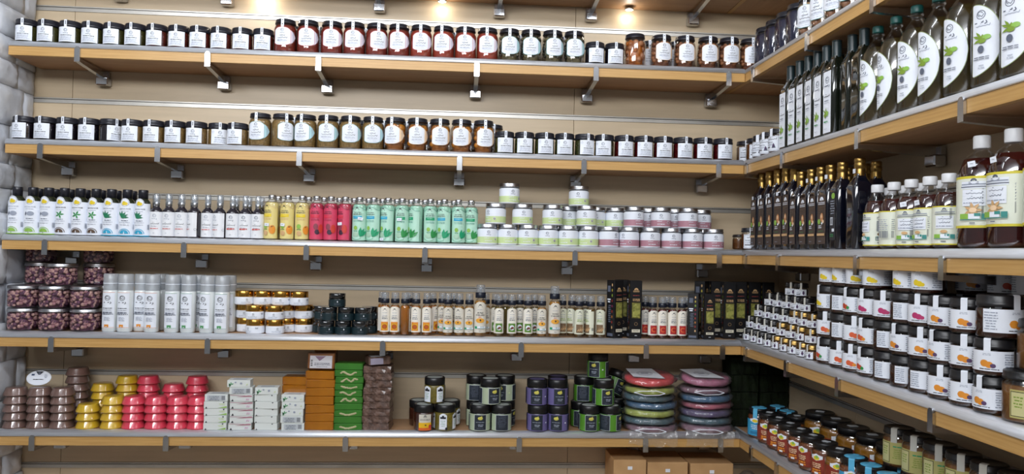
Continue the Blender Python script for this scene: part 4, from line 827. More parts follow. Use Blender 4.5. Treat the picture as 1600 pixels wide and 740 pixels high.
for i, px in enumerate((1422, 1452)): place(JM['lemon'], (XF+.0125+.0435, atr(px, XF+.056, 1.45), SZ['D']+3*TP+.0005), [-85, -70][i], f'{ORD[i]} yellow-fruit jam jar after the top tier gap', g)
for i, px in enumerate((1520, 1572, 1612)): place(JM[['apricot', 'tomato', 'lemon'][i]], (XF+.13+.0435, atr(px, XF+.17, 1.45), SZ['D']+3*TP+.0005), [-40, -30, -40][i], f'{ORD[i]} shaded rear jam jar under the third right shelf', g)
for t in range(3):
    for i, px in enumerate((1500, 1560, 1612)): place(JM['apricot'], (XF+.13+.0435, atr(px, XF+.17, 1.2+t*TP), SZ['D']+t*TP+.0005), -40, f"{ORD[i]} rear jam jar from the corner, {('bottom', 'second', 'third')[t]} tier", g)
def green_jar(R, H, nm, lidm=BLACK2, tallseal=True, dark=False):
    p = jar_parts(R, H, R-.002, .020, R-.006, H-.034, M('caramel_spread', '#7d5223', .3), H-.034, lid=lidm, n=26)
    L = Lab(R); G1 = M('sage_gold_paper', '#b5ad6a', .5); L.rect(-.046, .040, .012, H-.040, G1); L.rect(-.044, -.012, .016, H-.044, M('blackish_line', '#26281c')); L.rect(-.0425, -.0135, .0175, H-.0455, M('pale_gold_paper', '#c9c48d', .5))
    L.lines(-.038, -.018, H-.055, 4, .007, OLV, .003, 4); L.lines(-.006, .030, H-.052, 1, .003, EMER, .003, 5); L.lines(-.004, .030, H-.062, 5, .006, OLV, .0018, 6)
    p.append(('label', L.mesh()))
    if tallseal: p.append(('seal_strip', seal(R-.002, H, H-.042, R, .009, m=M('grey_white_paper', '#c7c5bc', .6), dots=None, over=.02)))
    return K('spread_jar', 'jar', *p)
GR = green_jar(.052, .115, 'g', tallseal=False)
_x = XF+.014+.052
for i, px in enumerate((1590, 1655)): place(GR, (_x, atr(px, _x, 1.19), SZ['D']+.0005), -28, ['wide jar with sage-gold label at the end of the jam jars', 'second wide sage-gold jar at the frame edge'][i], 'sage-gold labelled jars')
place(GR, (_x+.03, atr(1612, _x+.03, 1.3), SZ['D']+.116), -28, 'sage-gold labelled jar stacked on the wide jars at the frame edge', 'sage-gold labelled jars')
# mini jars in the corner
C_MN = M('dark_mini_preserve', '#2a1a1c', .2); MNB = mini(.027, .052, BLACK2, C_MN, 'sample_jar'); MNG = mini(.027, .052, GOLD2, M('amber_mini_preserve', '#7a4a22', .2), 'sample_jar'); MT = .0525
g = 'sample jars in the corner of the fourth right shelf'; tn = ['bottom tier', 'second tier', 'third tier', 'fourth tier', 'fifth tier']
def minirow(pxs, kind, tier, name, xo, rots, tag_=''):
    for i, px in enumerate(pxs):
        z = SZ['D']+tier*MT+.0005; X = XF+xo+.027; place(kind, (X, atr(px, X, z+.02), z), rots+R0.uniform(-10, 10), f"{ORD[i]} {name} sample jar from the corner, {tn[tier]}{tag_}", g)
minirow([1171, 1181, 1192, 1203], MNB, 0, 'black-lidded', .014, -60); minirow([1216, 1229, 1242, 1256, 1270], MNG, 0, 'gold-lidded', .014, -60)
minirow([1176, 1187, 1198, 1210], MNB, 1, 'black-lidded', .030, -50); minirow([1224, 1239, 1254, 1270], MNG, 1, 'gold-lidded', .030, -50)
minirow([1189, 1201, 1214, 1228], MNB, 2, 'black-lidded', .046, -45); minirow([1244, 1258, 1273], MNG, 2, 'gold-lidded', .046, -45)
minirow([1205, 1218, 1232, 1247, 1262], MNB, 3, 'black-lidded', .060, -40)
minirow([1238, 1252], MNB, 4, 'black-lidded', .075, -30)
minirow([1188, 1200, 1213, 1227, 1242, 1258, 1275], MNB, 0, 'rear black-lidded', .085, -45)
minirow([1192, 1205, 1218, 1233, 1248, 1264], MNB, 1, 'rear black-lidded', .098, -45)
minirow([1205, 1219, 1234, 1250, 1267], MNB, 2, 'rear black-lidded', .110, -45)
minirow([1219, 1234, 1250, 1267], MNB, 3, 'rear black-lidded', .125, -45)
# ------------------------------------------------------------------ fifth back shelf
def soap_tub(m, label_disc=False, film=None):
    b = MB(); b.lathe([(r_*.95, z_) for r_, z_ in [(0, 0), (.0475, 0), (.0485, .0008), (.0488, .0045), (.0482, .0052), (.0402, .0270), (.0392, .0292), (.0365, .0312), (.0355, .0314), (0, .0314)]], m, 26)
    return K('round_soap', 'soap', ('soap_body', b.mesh('soap_body')))
FM = glass('tub_film', '#f4f0ee', gloss=.09, haze=.02)
def tubk(m):
    k = soap_tub(m); f = MB(); f.lathe([(r_*.95, z_) for r_, z_ in [(.0498, .0), (.0500, .0050), (.0494, .0060), (.0412, .0275), (.0400, .0300), (.0372, .0318), (0, .0320)]], FM, 26); k['parts'] = k['parts']+(('clear_tub', f.mesh('clear_tub')),); return k
SB = tubk(M('brown_glycerine', '#8a6d64', .25, coat=.5, trans=.3, hex2='#775b52', scale=12)); SY = tubk(M('yellow_glycerine', '#f0cf14', .25, coat=.4, trans=.3, hex2='#e0bd10', scale=12)); SP_ = tubk(M('pink_glycerine', '#ff4a6e', .25, coat=.5, trans=.3, hex2='#f23c5e', scale=12))
TS = .0325
def stack(kind, px, Y, sh, n, dz, desc, group, jit=.0012, rot=0, mid=.03, start=0, label=None):
    x = at(px, Y, SZ[sh]+mid); J = random.Random(int(px)); out = []
    for k in range(start, n):
        pos = ('lowest' if k == 0 else ('topmost' if k == n-1 else ORD[k]))
        lab = f"{desc}, {pos} {'of' if pos in ('lowest', 'topmost') else 'up in'} its stack"
        out.append(place(kind, (x+J.uniform(-jit, jit), Y+J.uniform(-jit, jit)*.5, SZ[sh]+.0006+k*dz), rot+J.uniform(-3, 3), lab, group))
    return out
g = 'stacks of round glycerine soaps'
Yf, Yb = YF+.012+.050, YF+.012+.050+.112
stack(SB, 24, Yf, 'E', 5, TS, 'brown round soap at the far left', g); stack(SB, 61, Yf, 'E', 5, TS, 'brown round soap under the white disc', g); stack(SB, 97, Yf, 'E', 5, TS, 'brown round soap beside the yellow ones', g)
stack(SB, 120, Yb, 'E', 7, TS, 'brown round soap at the rear, right', g); stack(SB, 88, Yb, 'E', 3, TS, 'brown round soap at the rear, middle', g)
stack(SY, 138, Yf, 'E', 3, TS, 'yellow round soap in the left front stack', g); stack(SY, 176, Yf, 'E', 4, TS, 'yellow round soap in the right front stack', g)
stack(SY, 160, Yb, 'E', 5, TS, 'yellow round soap at the rear, left', g); stack(SY, 198, Yb, 'E', 6, TS, 'yellow round soap at the rear, right', g)
for px, nm in ((209, 'first'), (244, 'second'), (278, 'third'), (310, 'fourth')): stack(SP_, px, Yf, 'E', 4, TS, f'pink round soap in the {nm} front stack', g)
for px, nm, n in ((231, 'left', 6), (270, 'middle', 5), (307, 'right', 6)): stack(SP_, px, Yb, 'E', n, TS, f'pink round soap at the rear, {nm}', g)
# white label disc leaning on top of the second brown stack
x = at(54, Yf, .93); d = empty('label_disc', (x, Yf+.02, SZ['E']+5*TS+.002), 0, 'white oval label card leaning on top of the brown soaps', 'label', tilt=(math.radians(-22), 0))
m = MB(); m.ball((0, 0, .031), .050, WHITE, 20, 12, (1, .035, .62)); obj('card', m, d)
L = Lab(.002, flat=True); L.poly([(-.016, .058), (.016, .058), (.004, .044), (-.004, .044)], M('charcoal_paper', '#24242a')); L.ell(0, .050, .006, .004, GREY); L.rect(-.030, -.018, .040, .047, M('navy_print', '#3a4a6a')); L.lines(-.022, .022, .026, 1, .004, INK, .003, 3); L.lines(.022, .034, .044, 3, .005, LGREY, .002, 3)
obj('print', L.mb.mesh('print'), d)
# boxed soaps
def soapbox(kind):
    W, D, H = .092, .060, .0285; b = MB(); b.rbox(-W/2, W/2, -D/2, D/2, 0, H, M('white_carton', '#d9dedb', .45), .0012)
    L = Lab(D/2+.0002, flat=True)
    if kind == 'lime': L.poly([(.010, .003), (.044, .003), (.044, .010)], LIME); L.lines(.012, .040, .020, 2, .004, SAGE, .002, 3); L.poly([(-.040, .001), (-.036, .009), (-.032, .001)], INK); L.poly([(.028, .0275), (.032, .021), (.036, .0275)], INK)
    elif kind == 'rose': L.poly([(-.020, .018), (.030, .026), (.044, .026), (.044, .020)], MAUVE); L.rect(.018, .036, .006, .014, PINKP); L.lines(.020, .034, .012, 2, .004, MAUVE, .002, 3); L.poly([(-.040, .001), (-.034, .010), (-.030, .001)], INK); L.line([(-.044, .026), (.020, .024)], .002, MAUVE)
    elif kind == 'plain': L.poly([(-.042, .001), (-.038, .006), (-.034, .001)], INK); L.poly([(.022, .0275), (.026, .022), (.030, .0275)], INK)
    elif kind == 'leaf':
        for a in (.5, 1.6, 2.7, 4.0): L.leaf(-.030, .010, .012, a, .004, GREENP)
        L.leaf(-.030, .010, .010, 3.3, .005, INK); L.ell(.010, .016, .005, .004, LGREY); L.leaf(.030, .008, .010, .8, .004, SAGE); L.ell(-.012, .020, .004, .003, LGREY)
    else: L.rect(-.036, .038, .004, .025, M('pale_grey_paper', '#b9bfc4')); L.bars(.022, .034, .006, .023); L.lines(-.030, .014, .021, 4, .005, GREY, .002, 4)
    T = MB(); T.add([(-W*.3, -D*.3, H+.0004), (W*.3, -D*.3, H+.0004), (W*.3, D*.3, H+.0004), (-W*.3, D*.3, H+.0004)], [(0, 1, 2, 3)], M('pale_grey_paper', '#b9bfc4'))
    return K('soap_box', 'box', ('carton', b.mesh('carton')), ('front_print', L.mb.mesh('front_print')), ('top_print', T.mesh('top_print')))
BX = {k: soapbox(k) for k in ('lime', 'rose', 'plain', 'leaf', 'back')}; g = 'boxed soap bars'; HB = .0292
def boxstack(px, kinds, desc, jit=.003):
    Y = YF+.012+.031; x = at(px, Y, .85); J = random.Random(px)
    for k, kd in enumerate(kinds):
        pos = ('lowest' if k == 0 else ('topmost' if k == len(kinds)-1 else ORD[k])); st = {'lime': 'lime-printed', 'rose': 'mauve-printed', 'plain': 'plain white', 'leaf': 'leaf-printed', 'back': 'barcoded'}[kd]
        place(BX[kd], (x+J.uniform(-jit, jit)+(-.012 if pos == 'topmost' and len(kinds) > 6 else 0), Y+J.uniform(0, .004), SZ['E']+.0006+k*HB), J.uniform(-4, 4), f"{st} soap box, {pos} {'of' if pos in ('lowest', 'topmost') else 'up in'} the {desc} box stack", g)
boxstack(340, ['lime', 'lime', 'lime', 'lime', 'back'], 'leftmost'); boxstack(379, ['rose', 'rose', 'rose', 'rose', 'rose', 'back', 'leaf'], 'second'); boxstack(419, ['plain', 'plain', 'plain', 'plain', 'plain', 'leaf'], 'third'); boxstack(459, ['back', 'back', 'leaf', 'leaf', 'leaf'], 'fourth')
def block(m, W, D, H, rough=0, chips=None, seed=1, b=.003):
    q = MB()
    if rough:
        J = random.Random(seed); nx, nz = 9, 4
        def rj(a): return J.uniform(-a, a)
        import itertools
        # closed bumpy brick: rings along x
        ring = [(-D/2, 0), (0, 0), (D/2, 0), (D/2, H*.5), (D/2, H), (0, H), (-D/2, H), (-D/2, H*.5)]; vs = []; fs = []
        for i in range(nx+1):
            for a, c in ring: vs.append((-W/2+W*i/nx+rj(rough), a+rj(rough), max(0.0, min(H, c+rj(rough)*.5)) if c in (0, H) else c+rj(rough)))
        for i in range(nx):
            for k in range(8): a = i*8+k; b_ = i*8+(k+1) % 8; fs.append((a, b_, b_+8, a+8))
        fs += [tuple(range(7, -1, -1)), tuple(nx*8+k for k in range(8))]; q.add(vs, fs, m)
    else: q.rbox(-W/2, W/2, -D/2, D/2, 0, H, m, b)
    parts = [('soap_bar', q.mesh('soap_bar'))]
    if chips:
        J = random.Random(seed); c = MB(); n = 16; pts = [(-.030+.060*i/n, H*.5+J.uniform(-.0012, .0012)+.0055*math.sin(i*.22*(1+seed % 3)+seed)) for i in range(n+1)]
        for i, (u, v) in enumerate(pts): c.ball((u, -D/2, max(.004, min(H-.004, v))), J.uniform(.0036, .0055), chips, 7, 4, (1.2, .4, .8))
        parts.append(('loofah_strip', c.mesh('loofah_strip')))
    return parts
AMB = M('amber_soap', '#a9690f', .22, coat=.8, trans=.2, hex2='#8f540c', scale=10); GRS = M('green_soap', '#3a7a28', .3, coat=.4, trans=.2, hex2='#2e661e', scale=10); BRS = M('brown_rough_soap', '#6f5549', .5, hex2='#4d382f', scale=60, bump=.8, coat=.4); LOO = M('loofah_fibre', '#b4ad86', .6)
A1 = K('soap_block', 'soap', *block(AMB, .118, .075, .0345)); g = 'unboxed soap blocks'
stack(A1, 501, YF+.055, 'E', 7, .0348, 'amber soap block in the tall amber pile', g)
stack(A1, 465, YF+.115, 'E', 6, .0348, 'amber soap block behind the fourth box stack', g)
# upright wrapped amber block with a label on top of the amber stack
z = SZ['E']+7*.0348+.001; x = at(502, YF+.05, .95); q = empty('soap_block', (x, YF+.055, z), -3, 'amber soap block standing upright with white label on top of the pile', 'soap', g, tilt=(-.12, 0))
obj('soap_bar', MB().rbox(-.056, .056, -.020, .020, .003, .070, AMB, .004), q); L = Lab(.021, flat=True); L.rect(-.046, .046, .006, .058, WHITE); L.poly([(-.026, .056), (-.006, .036), (.020, .056)], M('lilac_print', '#9a7f9c')); L.lines(-.030, .040, .028, 2, .006, GREY, .0025, 3); L.lines(-.042, -.034, .040, 4, .007, INK, .004, 3); L.lines(-.02, .03, .014, 1, .005, LGREY, .002, 3); obj('label', L.mesh(), q)
obj('clear_wrap', MB().rbox(-.0585, .0585, -.0235, .0235, .0005, .074, FM, .005), q)
q = empty('soap_block', (x+.008, YF+.11, z), 0, 'amber soap block lying behind the upright labelled one', 'soap', g); obj('soap_bar', MB().rbox(-.045, .045, -.028, .028, 0, .085, AMB, .003), q)
GK = [K('soap_block', 'soap', *block(GRS, .116, .070, .0272, chips=LOO if s else None, seed=s or 1)) for s in (3, 0, 0, 5, 7, 9, 11, 13, 2)]
x = at(546, YF+.055, .9)
for k in range(10):
    kd = GK[[0, 1, 0, 1, 3, 4, 5, 6, 7, 1][k]]; pos = 'lowest' if k == 0 else ('topmost' if k == 9 else ORD[k])
    place(kd, (x+R0.uniform(-.002, .002), YF+.055, SZ['E']+.0006+k*.0276), R0.uniform(-3, 3), f"green soap block, {pos} {'of' if pos in ('lowest', 'topmost') else 'up in'} the green pile", g)
BK_ = [K('soap_block', 'soap', *block(BRS, .112, .110, .0288, rough=.0035, seed=s)) for s in (1, 2, 3)]
x = at(590, YF+.075, .9)
for k in range(9):
    pos = 'lowest' if k == 0 else ('topmost flat one' if k == 8 else ORD[k])
    place(BK_[k % 3], (x+.004+R0.uniform(-.003, .003), YF+.078, SZ['E']+.001+k*.0295), R0.uniform(-5, 5), f"brown rough soap block, {pos} {'of' if pos in ('lowest', 'topmost flat one') else 'up in'} the brown pile", g)
q = empty('soap_block', (x-.002, YF+.07, SZ['E']+9*.0295+.003), 18, 'wrapped brown soap block tilted on top of the brown pile', 'soap', g, tilt=(0, -.03)); obj('soap_bar', MB().rbox(-.046, .046, -.045, .045, .001, .036, BRS, .004), q); L = Lab(.0465, flat=True); L.rect(-.040, .014, .005, .031, M('grey_lilac_paper', '#9a94a6')); obj('label', L.mesh(), q)
T_ = MB().add([(-.035, -.04, .0365), (.03, -.04, .0365), (.03, .03, .0365), (-.035, .03, .0365)], [(0, 1, 2, 3)], M('pale_grey_paper', '#b9bfc4')); obj('top_label', T_, q)
# scrub jars
def scrub(kind):
    R, H = .0435, .108; DK = M('slate_panel', '#252d38', .45)
    body = {'amber': M('dark_amber_soap', '#3a1c12', .2, coat=1), 'gold': M('gold_green_paste', '#776a24', .3, hex2='#5c521c', scale=110, coat=.6), 'pale': M('pale_sage', '#aebb9f', .4), 'purple': M('soft_purple', '#6c6496', .4), 'green': M('vivid_green', '#558f2b', .4)}[kind]
    b = MB(); b.lathe([(0, .001), (R-.005, 0), (R, .005), (R, .072), (R-.003, .077), (0, .077)], body if kind in ('amber', 'gold') else M('black_jar_body', '#15171a', .25, coat=.6), 28)
    l = MB(); l.lathe([(0, .077), (R-.001, .077), (R, .078), (R, .105), (R-.003, .108), (R-.006, .1082), (R-.0065, .107), (0, .107)], BLACK2, 28); l.ball((0, 0, .1068), .001, BLACK2, 4, 3)
    t = MB(); t.lathe([(0, .1074), (R-.012, .1074), (R-.011, .1070)], M('lid_sticker_grey', '#8f9490', .5) if kind != 'purple' else M('lid_sticker_purple', '#4a4566', .5), 20)
    L = Lab(R); PY = M('pear_yellow', '#d9d062')
    if kind == 'amber': L.rect(-.026, .026, .004, .070, M('grey_cream', '#d3cfc2')); L.text('SAVON BELDI', 0, .045, .006, INK, .042); L.tree(0, .062, .8); L.rect(-.026, .026, .012, .036, M('sun_yellow', '#e8b720')); L.rect(-.026, .026, .004, .015, M('sun_orange', '#d9642a')); L.ell(.002, .026, .004, .003, BROWNP, 6); L.ell(.020, .020, .006, .008, RED, 8)
    elif kind == 'gold':
        for off in (0, .058, -.058):
            L.cols(off-.016, off+.016, lambda u: .066+.008*math.cos((u-off)*100), lambda u: .008+.000*u, WHITE, 10); L.rect(off-.012, off+.012, .052, .060, INK); L.ell(off, .062, .005, .004, INK, 6); L.lines(off-.010, off+.010, .044, 4, .007, GREENP, .0016, 4)
        L.ell(.014, .012, .005, .006, INK, 6)
    else:
        L.rect(-.13, .13, .003, .072, body)
        for off, em in ((0, 1), (.078, 0), (-.078, 0)):
            L.rect(off-.0255, off+.0255, .005, .070, WHITE if kind != 'purple' else body); L.rect(off-.0245, off+.0245, .006, .069, DK)
            if em:
                L.ell(off, .055, .0105, .0065, PY); L.ell(off+.004, .058, .005, .005, PY); L.line([(off+.003, .062), (off+.007, .065)], .0014, PY); L.line([(off-.007, .053), (off+.007, .054)], .0014, OLV)
                L.lines(off-.019, off+.019, .040, 1, .003, LGREY, .0022, 4); L.lines(off-.012, off+.016, .030, 2, .006, LGREY, .003, 5); L.lines(off-.019, off+.019, .014, 1, .003, GREY, .0018, 6)
            else: L.lines(off-.018, off+.018, .064, 8, .006, GREY, .0018, 8); L.rect(off+.016, off+.024, .02, .062, WHITE) if off > 0 else None
        L.ell(.038, .038, .0035, .0028, SAGE if kind == 'pale' else WHITE, 6)
    return K('scrub_jar', 'jar', ('body', b.mesh('body')), ('lid', l.mesh('lid')), ('lid_sticker', t.mesh('lid_sticker')), ('label', L.mesh()))
SC = {k: scrub(k) for k in ('amber', 'gold', 'pale', 'purple', 'green')}; g = 'black-lidded scrub jars on the fifth back shelf'; TJH = .1088
def sj(kind, px, tier, rear, rz, lab, tilt=(0, 0)):
    Y = YF+.004+.0435+(.088 if rear else 0); z = SZ['E']+tier*TJH+.0006; return place(SC[kind], (at(px, Y, z+.05), Y, z), rz, lab, g, tilt=tilt)
sj('amber', 663, 0, 0, 8, 'dark amber jar with sunny yellow label, front left'); sj('gold', 695, 0, 0, -10, 'gold-green jar with white badge, front right beside amber jar'); sj('amber', 655, 0, 1, 180, 'dark amber jar in the rear left of the trio'); sj('gold', 703, 0, 1, 60, 'gold-green jar in the rear right of the trio'); place(SC['gold'], (at(679, YF+.072, .9), YF+.072, SZ['E']+TJH+.0006), 35, 'gold-green jar stacked alone on the trio', g)
sj('pale', 750, 0, 0, 0, 'pale sage jar, bottom front left, emblem forward'); sj('pale', 783, 0, 0, 105, 'pale sage jar, bottom front right, back text showing'); sj('pale', 744, 0, 1, 100, 'pale sage jar, bottom rear left'); sj('pale', 789, 0, 1, 60, 'pale sage jar, bottom rear right')
place(SC['pale'], (at(766, YF+.055, .9), YF+.055, SZ['E']+TJH+.0006), 22, 'pale sage jar, upper front centre', g); sj('pale', 744, 1, 1, 95, 'pale sage jar, upper rear left'); sj('pale', 789, 1, 1, -30, 'pale sage jar, upper rear right')
sj('purple', 840, 0, 0, -10, 'purple jar, bottom left front'); sj('purple', 872, 0, 0, -18, 'purple jar, bottom right front'); sj('purple', 839, 1, 0, -8, 'purple jar, upper left'); sj('purple', 871, 1, 0, 6, 'purple jar, upper right front'); sj('purple', 871, 0, 1, 0, 'purple jar, bottom right rear'); sj('purple', 871, 1, 1, 0, 'purple jar, upper right rear')
sj('green', 921, 0, 0, 0, 'green jar, bottom front left, emblem forward'); sj('green', 954, 0, 0, 55, 'green jar, bottom front right, green panel forward'); sj('green', 907, 0, 1, 90, 'green jar, bottom rear left'); sj('green', 944, 0, 1, 40, 'green jar, bottom rear middle'); sj('green', 943, 1, 0, 14, 'green jar, upper front, emblem to the right'); sj('green', 912, 1, 1, 90, 'green jar, upper rear left, barcode side'); place(SC['green'], (at(934.5, YF+.09, 1.0), YF+.095, SZ['E']+2*TJH+.0006), -35, 'green jar standing alone on top of the green pyramid', g)
place(SC['green'], (at(973, YF+.15, .9), YF+.150, SZ['E']+.028), 30, 'green jar leaning to the right beside the bagged pads', g, tilt=(0, .42)) if False else None
Yq = YF+.195; place(SC['green'], (at(962, Yq, .80), Yq, SZ['E']+.0006), 40, 'green jar at the rear right, behind the bagged pads', g)
place(SC['green'], (at(955, Yq, .93), Yq, SZ['E']+TJH+.019), 30, 'green jar leaning over to the right on the rear jar', g, tilt=(0, .45))
# bagged pads
def pad(colr, seed, W=.106, D=.088, H=.025):
    q = MB(); J = random.Random(seed); n = 28; prof = [(0, 0), (.92, .0), (.99, .003), (1, H*.35), (1, H*.7), (.97, H-.003), (.90, H), (0, H)]; vs = []; fs = []
    q.lathe([(r, z) for r, z in prof], colr, n); q.v = [(x*W*(1+.02*math.sin(3*x)), y*D, z+(.0022*math.sin(5*x+3*y+seed) if z > .001 else 0)) for x, y, z in q.v]
    f = MB(); f.lathe([(0, -.001), (.9, -.001), (1.06, .003), (1.12, H*.55), (1.02, H+.001), (.88, H+.0035), (0, H+.0035)], FILM, 36)
    f.v = [(x*W*(1+J.uniform(-.06, .05)), y*D*(1+J.uniform(-.06, .05)) , max(-.001, z+J.uniform(-.0025, .0035) if 0.001 < z else z)) for x, y, z in f.v]
    q2 = [('pad', q.mesh('pad')), ('film_bag', f.mesh('film_bag'))]
    return K('bath_pad', 'pad', *q2)
PC = {k: M(k+'_sponge', h, .9, spec=.2, noise=.25, scale=40, bump=.4) for k, h in (('red', '#d83038'), ('lime', '#a8b545'), ('blue', '#1f5f8a'), ('teal', '#2b5a6a'), ('pink', '#b8688a'), ('purple', '#4f3f70'), ('rose', '#b9566e'), ('mauve', '#8d6678'))}
g = 'bagged bath pads'; HP = .0318
for px, nm, seq in ((1022, 'left', ['mauve', 'teal', 'lime', 'blue', 'teal', 'lime', 'red']), (1112, 'right', ['mauve', 'teal', 'purple', 'rose', 'blue', 'mauve', 'pink'])):
    Y = YF+.075 if nm == 'left' else YF+.082; x = at(px, Y-.08, .85)
    for k, c in enumerate(seq):
        pos = 'lowest' if k == 0 else ('topmost' if k == 6 else ORD[k])
        r_ = place(pad(PC[c], k*7+px), (x+R0.uniform(-.006, .006), Y+R0.uniform(-.008, .008)+(0 if k else -.012), SZ['E']+.002+k*HP+(.016 if k == 6 else 0)), R0.uniform(-10, 10), f"{c} bath pad in clear film, {pos} {'of' if pos in ('lowest', 'topmost') else 'up in'} the {nm} pile", g, tilt=((0, 0) if k == 0 else (R0.uniform(-.01, .02) if k < 6 else .17, R0.uniform(-.015, .015))))
        if k == 6:
            L = MB(); t = M('card_paper', '#c9cbd0', .5); L.add([(-.072, -.045, .0315), (.060, -.062, .0315), (.020, .070, .0315), (-.095, .062, .0315)], [(0, 1, 2, 3)], t)
            n = 18; e = .0322
            for rr, w_ in ((.034, .002), (.027, .0012)):
                vs = []; fs = []
                for i in range(n+1): a = 2*PI*i/n; vs += [(-.020+(rr-w_)*math.cos(a), (rr-w_)*math.sin(a)*.8, e), (-.020+rr*math.cos(a), rr*math.sin(a)*.8, e)]; fs += [(2*i-2, 2*i-1, 2*i+1, 2*i)] if i else []
                L.add(vs, fs, GREY)
            for i in range(3): L.add([(-.036, -.008+i*.008, e), (-.004, -.008+i*.008, e), (-.004, -.005+i*.008, e), (-.036, -.005+i*.008, e)], [(0, 1, 2, 3)], GREY)
            obj('card', L, r_)
        if k in (0, 5):   # white cord handle drawn round the pad front
            H_ = MB(); pts = [(a, b*.83-.001, c) for a, b, c in [(-.075, -.112, .012), (-.04, -.121, .019), (.02, -.124, .021), (.055, -.119, .011), (.03, -.124, .004), (-.03, -.124, .002), (-.075, -.112, .012)]]
            for a, b in zip(pts, pts[1:]):
                H_.add([(a[0], a[1], a[2]-.0016), (b[0], b[1], b[2]-.0016), (b[0], b[1], b[2]+.0016), (a[0], a[1], a[2]+.0016), (a[0], a[1]-.002, a[2]), (b[0], b[1]-.002, b[2])], [(0, 1, 5, 4), (4, 5, 2, 3), (0, 3, 2, 1)], WHITE)
            obj('cord', H_, r_)
        if k == 0:        # loose film hanging over the shelf front
            J = random.Random(px); nx, nz = 12, 4; vs = []; fs = []
            for j in range(nz+1):
                for i in range(nx+1): u = -.10+.20*i/nx; vs.append((u+J.uniform(-.003, .003), -.082-.014*j+J.uniform(-.003, .003) if j < 1 else -.098+J.uniform(-.003, .003), .012-.0145*j+J.uniform(-.005, .005)-(.010*J.random() if j == nz else 0)))
            for j in range(nz):
                for i in range(nx): a = j*(nx+1)+i; fs.append((a, a+1, a+nx+2, a+nx+1))
            obj('loose_film', MB().add(vs, fs, FILM, True), r_)
# dark green wrapped bales in the corner
DGM = M('dark_green_bale', '#151f0d', .8, spec=.2, hex2='#0c1208', scale=25, bump=.5); g = 'dark green bales in the corner of the fifth shelf'
for k in range(4):
    for c_, px in enumerate((1156, 1203)):
        kb = K('wrapped_bale', 'bale', *block(DGM, .125, .115, .074, rough=.0035, seed=k*3+c_)); Yk = 3.395-.0*k
        place(kb, (at(px, 3.39, .9), 3.395, SZ['E']+.003+k*.076), R0.uniform(-3, 3), f"dark green bale in the corner, {('lowest', 'second', 'third', 'topmost')[k]} in the {('left', 'right')[c_]} column", g)
# ------------------------------------------------------------------ fifth right shelf
def spread(kind):
    R, H = .0455, .122; cont = M('amber_spread', '#7a4420', .18, coat=.6) if kind != 'ochre' else M('ochre_spread', '#9a6a20', .18, coat=.6)
    p = jar_parts(R, H, .0415, .020, .038, .088, cont, .094, lid=BLACK2, n=26, step=False); L = Lab(R)
    if kind in ('red', 'ochre'):
        W2 = M('brick_label', '#7c2a1a', .4, hex2='#92382a', scale=40); L.rect(-.062, .062, .016, .072, W2); L.cols(-.022, .022, lambda u: .086-.006*abs(math.sin(u*70)), lambda u: .062+.35*abs(u), WHITE, 12); L.ell(0, .071, .012, .007, YEL); L.ell(.002, .075, .006, .005, LIME); L.lines(-.018, .018, .054, 3, .006, PEACH, .003, 4); L.lines(-.020, .020, .034, 2, .008, ORG, .005, 5); L.rect(-.006, .008, .018, .024, WHITE)
        L.rect(.036, .058, .020, .070, WHITE); L.bars(.038, .056, .030, .066, M('navy_print', '#3a4a6a')); st = None
    else:
        W2 = M('sky_label', '#3a9cc9', .4); L.rect(-.050, .050, .012, .078, W2); L.cols(-.022, .022, lambda u: .086-.006*abs(math.sin(u*70)), lambda u: .064+.35*abs(u), WHITE, 12); L.ell(0, .073, .012, .006, YEL); L.lines(-.018, .018, .056, 3, .007, WHITE, .003, 4); L.rect(-.020, .020, .018, .030, M('deep_sky', '#2577a3'))
    p.append(('label', L.mesh()))
    if kind == 'blue': p.append(('seal_strip', seal(.0415, H, .078, R, .009, m=M('sky_seal', '#5cb4dc', .4), dots=None, over=.075, Rb=.044))); t = MB(); t.lathe([(0, H+.0008), (.030, H+.0008), (.031, H)], M('sky_seal', '#5cb4dc', .4), 18); p.append(('lid_sticker', t.mesh('lid_sticker')))
    else: t = MB(); t.box(-.012, .012, -.004, .014, H-.0004, H+.0009, M('pale_grey_paper', '#b9bfc4')); p.append(('lid_sticker', t.mesh('lid_sticker')))
    return K('spread_jar', 'jar', *p)
SPJ = {k: spread(k) for k in ('red', 'ochre', 'blue')}; g = 'spread jars on the fifth right shelf'
ys_ = []; X = XF+.010+.0455; y = 3.13; i = 0
seq = ['blue', 'red', 'red', 'red', 'red', 'red', 'red', 'ochre', 'blue', 'blue', 'blue', 'blue', 'blue', 'blue']
for i, k in enumerate(seq):
    place(SPJ[k], (X+R0.uniform(0, .004), 3.155-.0965*i, SZ['E']+.0005), -55+R0.uniform(-18, 18), f"{ORD[i]} spread jar from the corner in the front line, {dict(red='brick-red', ochre='ochre', blue='sky-blue')[k]} label", g)
for i in range(14):
    k = ['blue', 'blue', 'red', 'red', 'red', 'red', 'red', 'red', 'blue', 'blue', 'blue', 'blue', 'blue', 'blue'][i]
    place(SPJ['ochre' if 3 <= i < 8 else k], (X+(.140 if 3 <= i < 8 else .094), 3.19-.0965*i-(.03*(i-3) if 3 <= i < 8 else (.12 if i >= 8 else 0)), SZ['E']+.0005), -20+R0.uniform(-18, 18), f"{ORD[i]} spread jar from the corner in the rear line, {dict(red='dark', blue='sky-blue')[k]} lid", g, 1.3 if 3 <= i < 8 else 1)
TLJ = green_jar(.046, .118, 't', tallseal=True)
for i in range(7): place(TLJ, (X+.086, 2.275-.100*i, SZ['E']+.1235+.0005), -48+R0.uniform(-10, 10), f"{ORD[i]} tall-sealed honey jar from the corner, standing on the rear line", 'sealed honey jars stacked on the fifth right shelf')
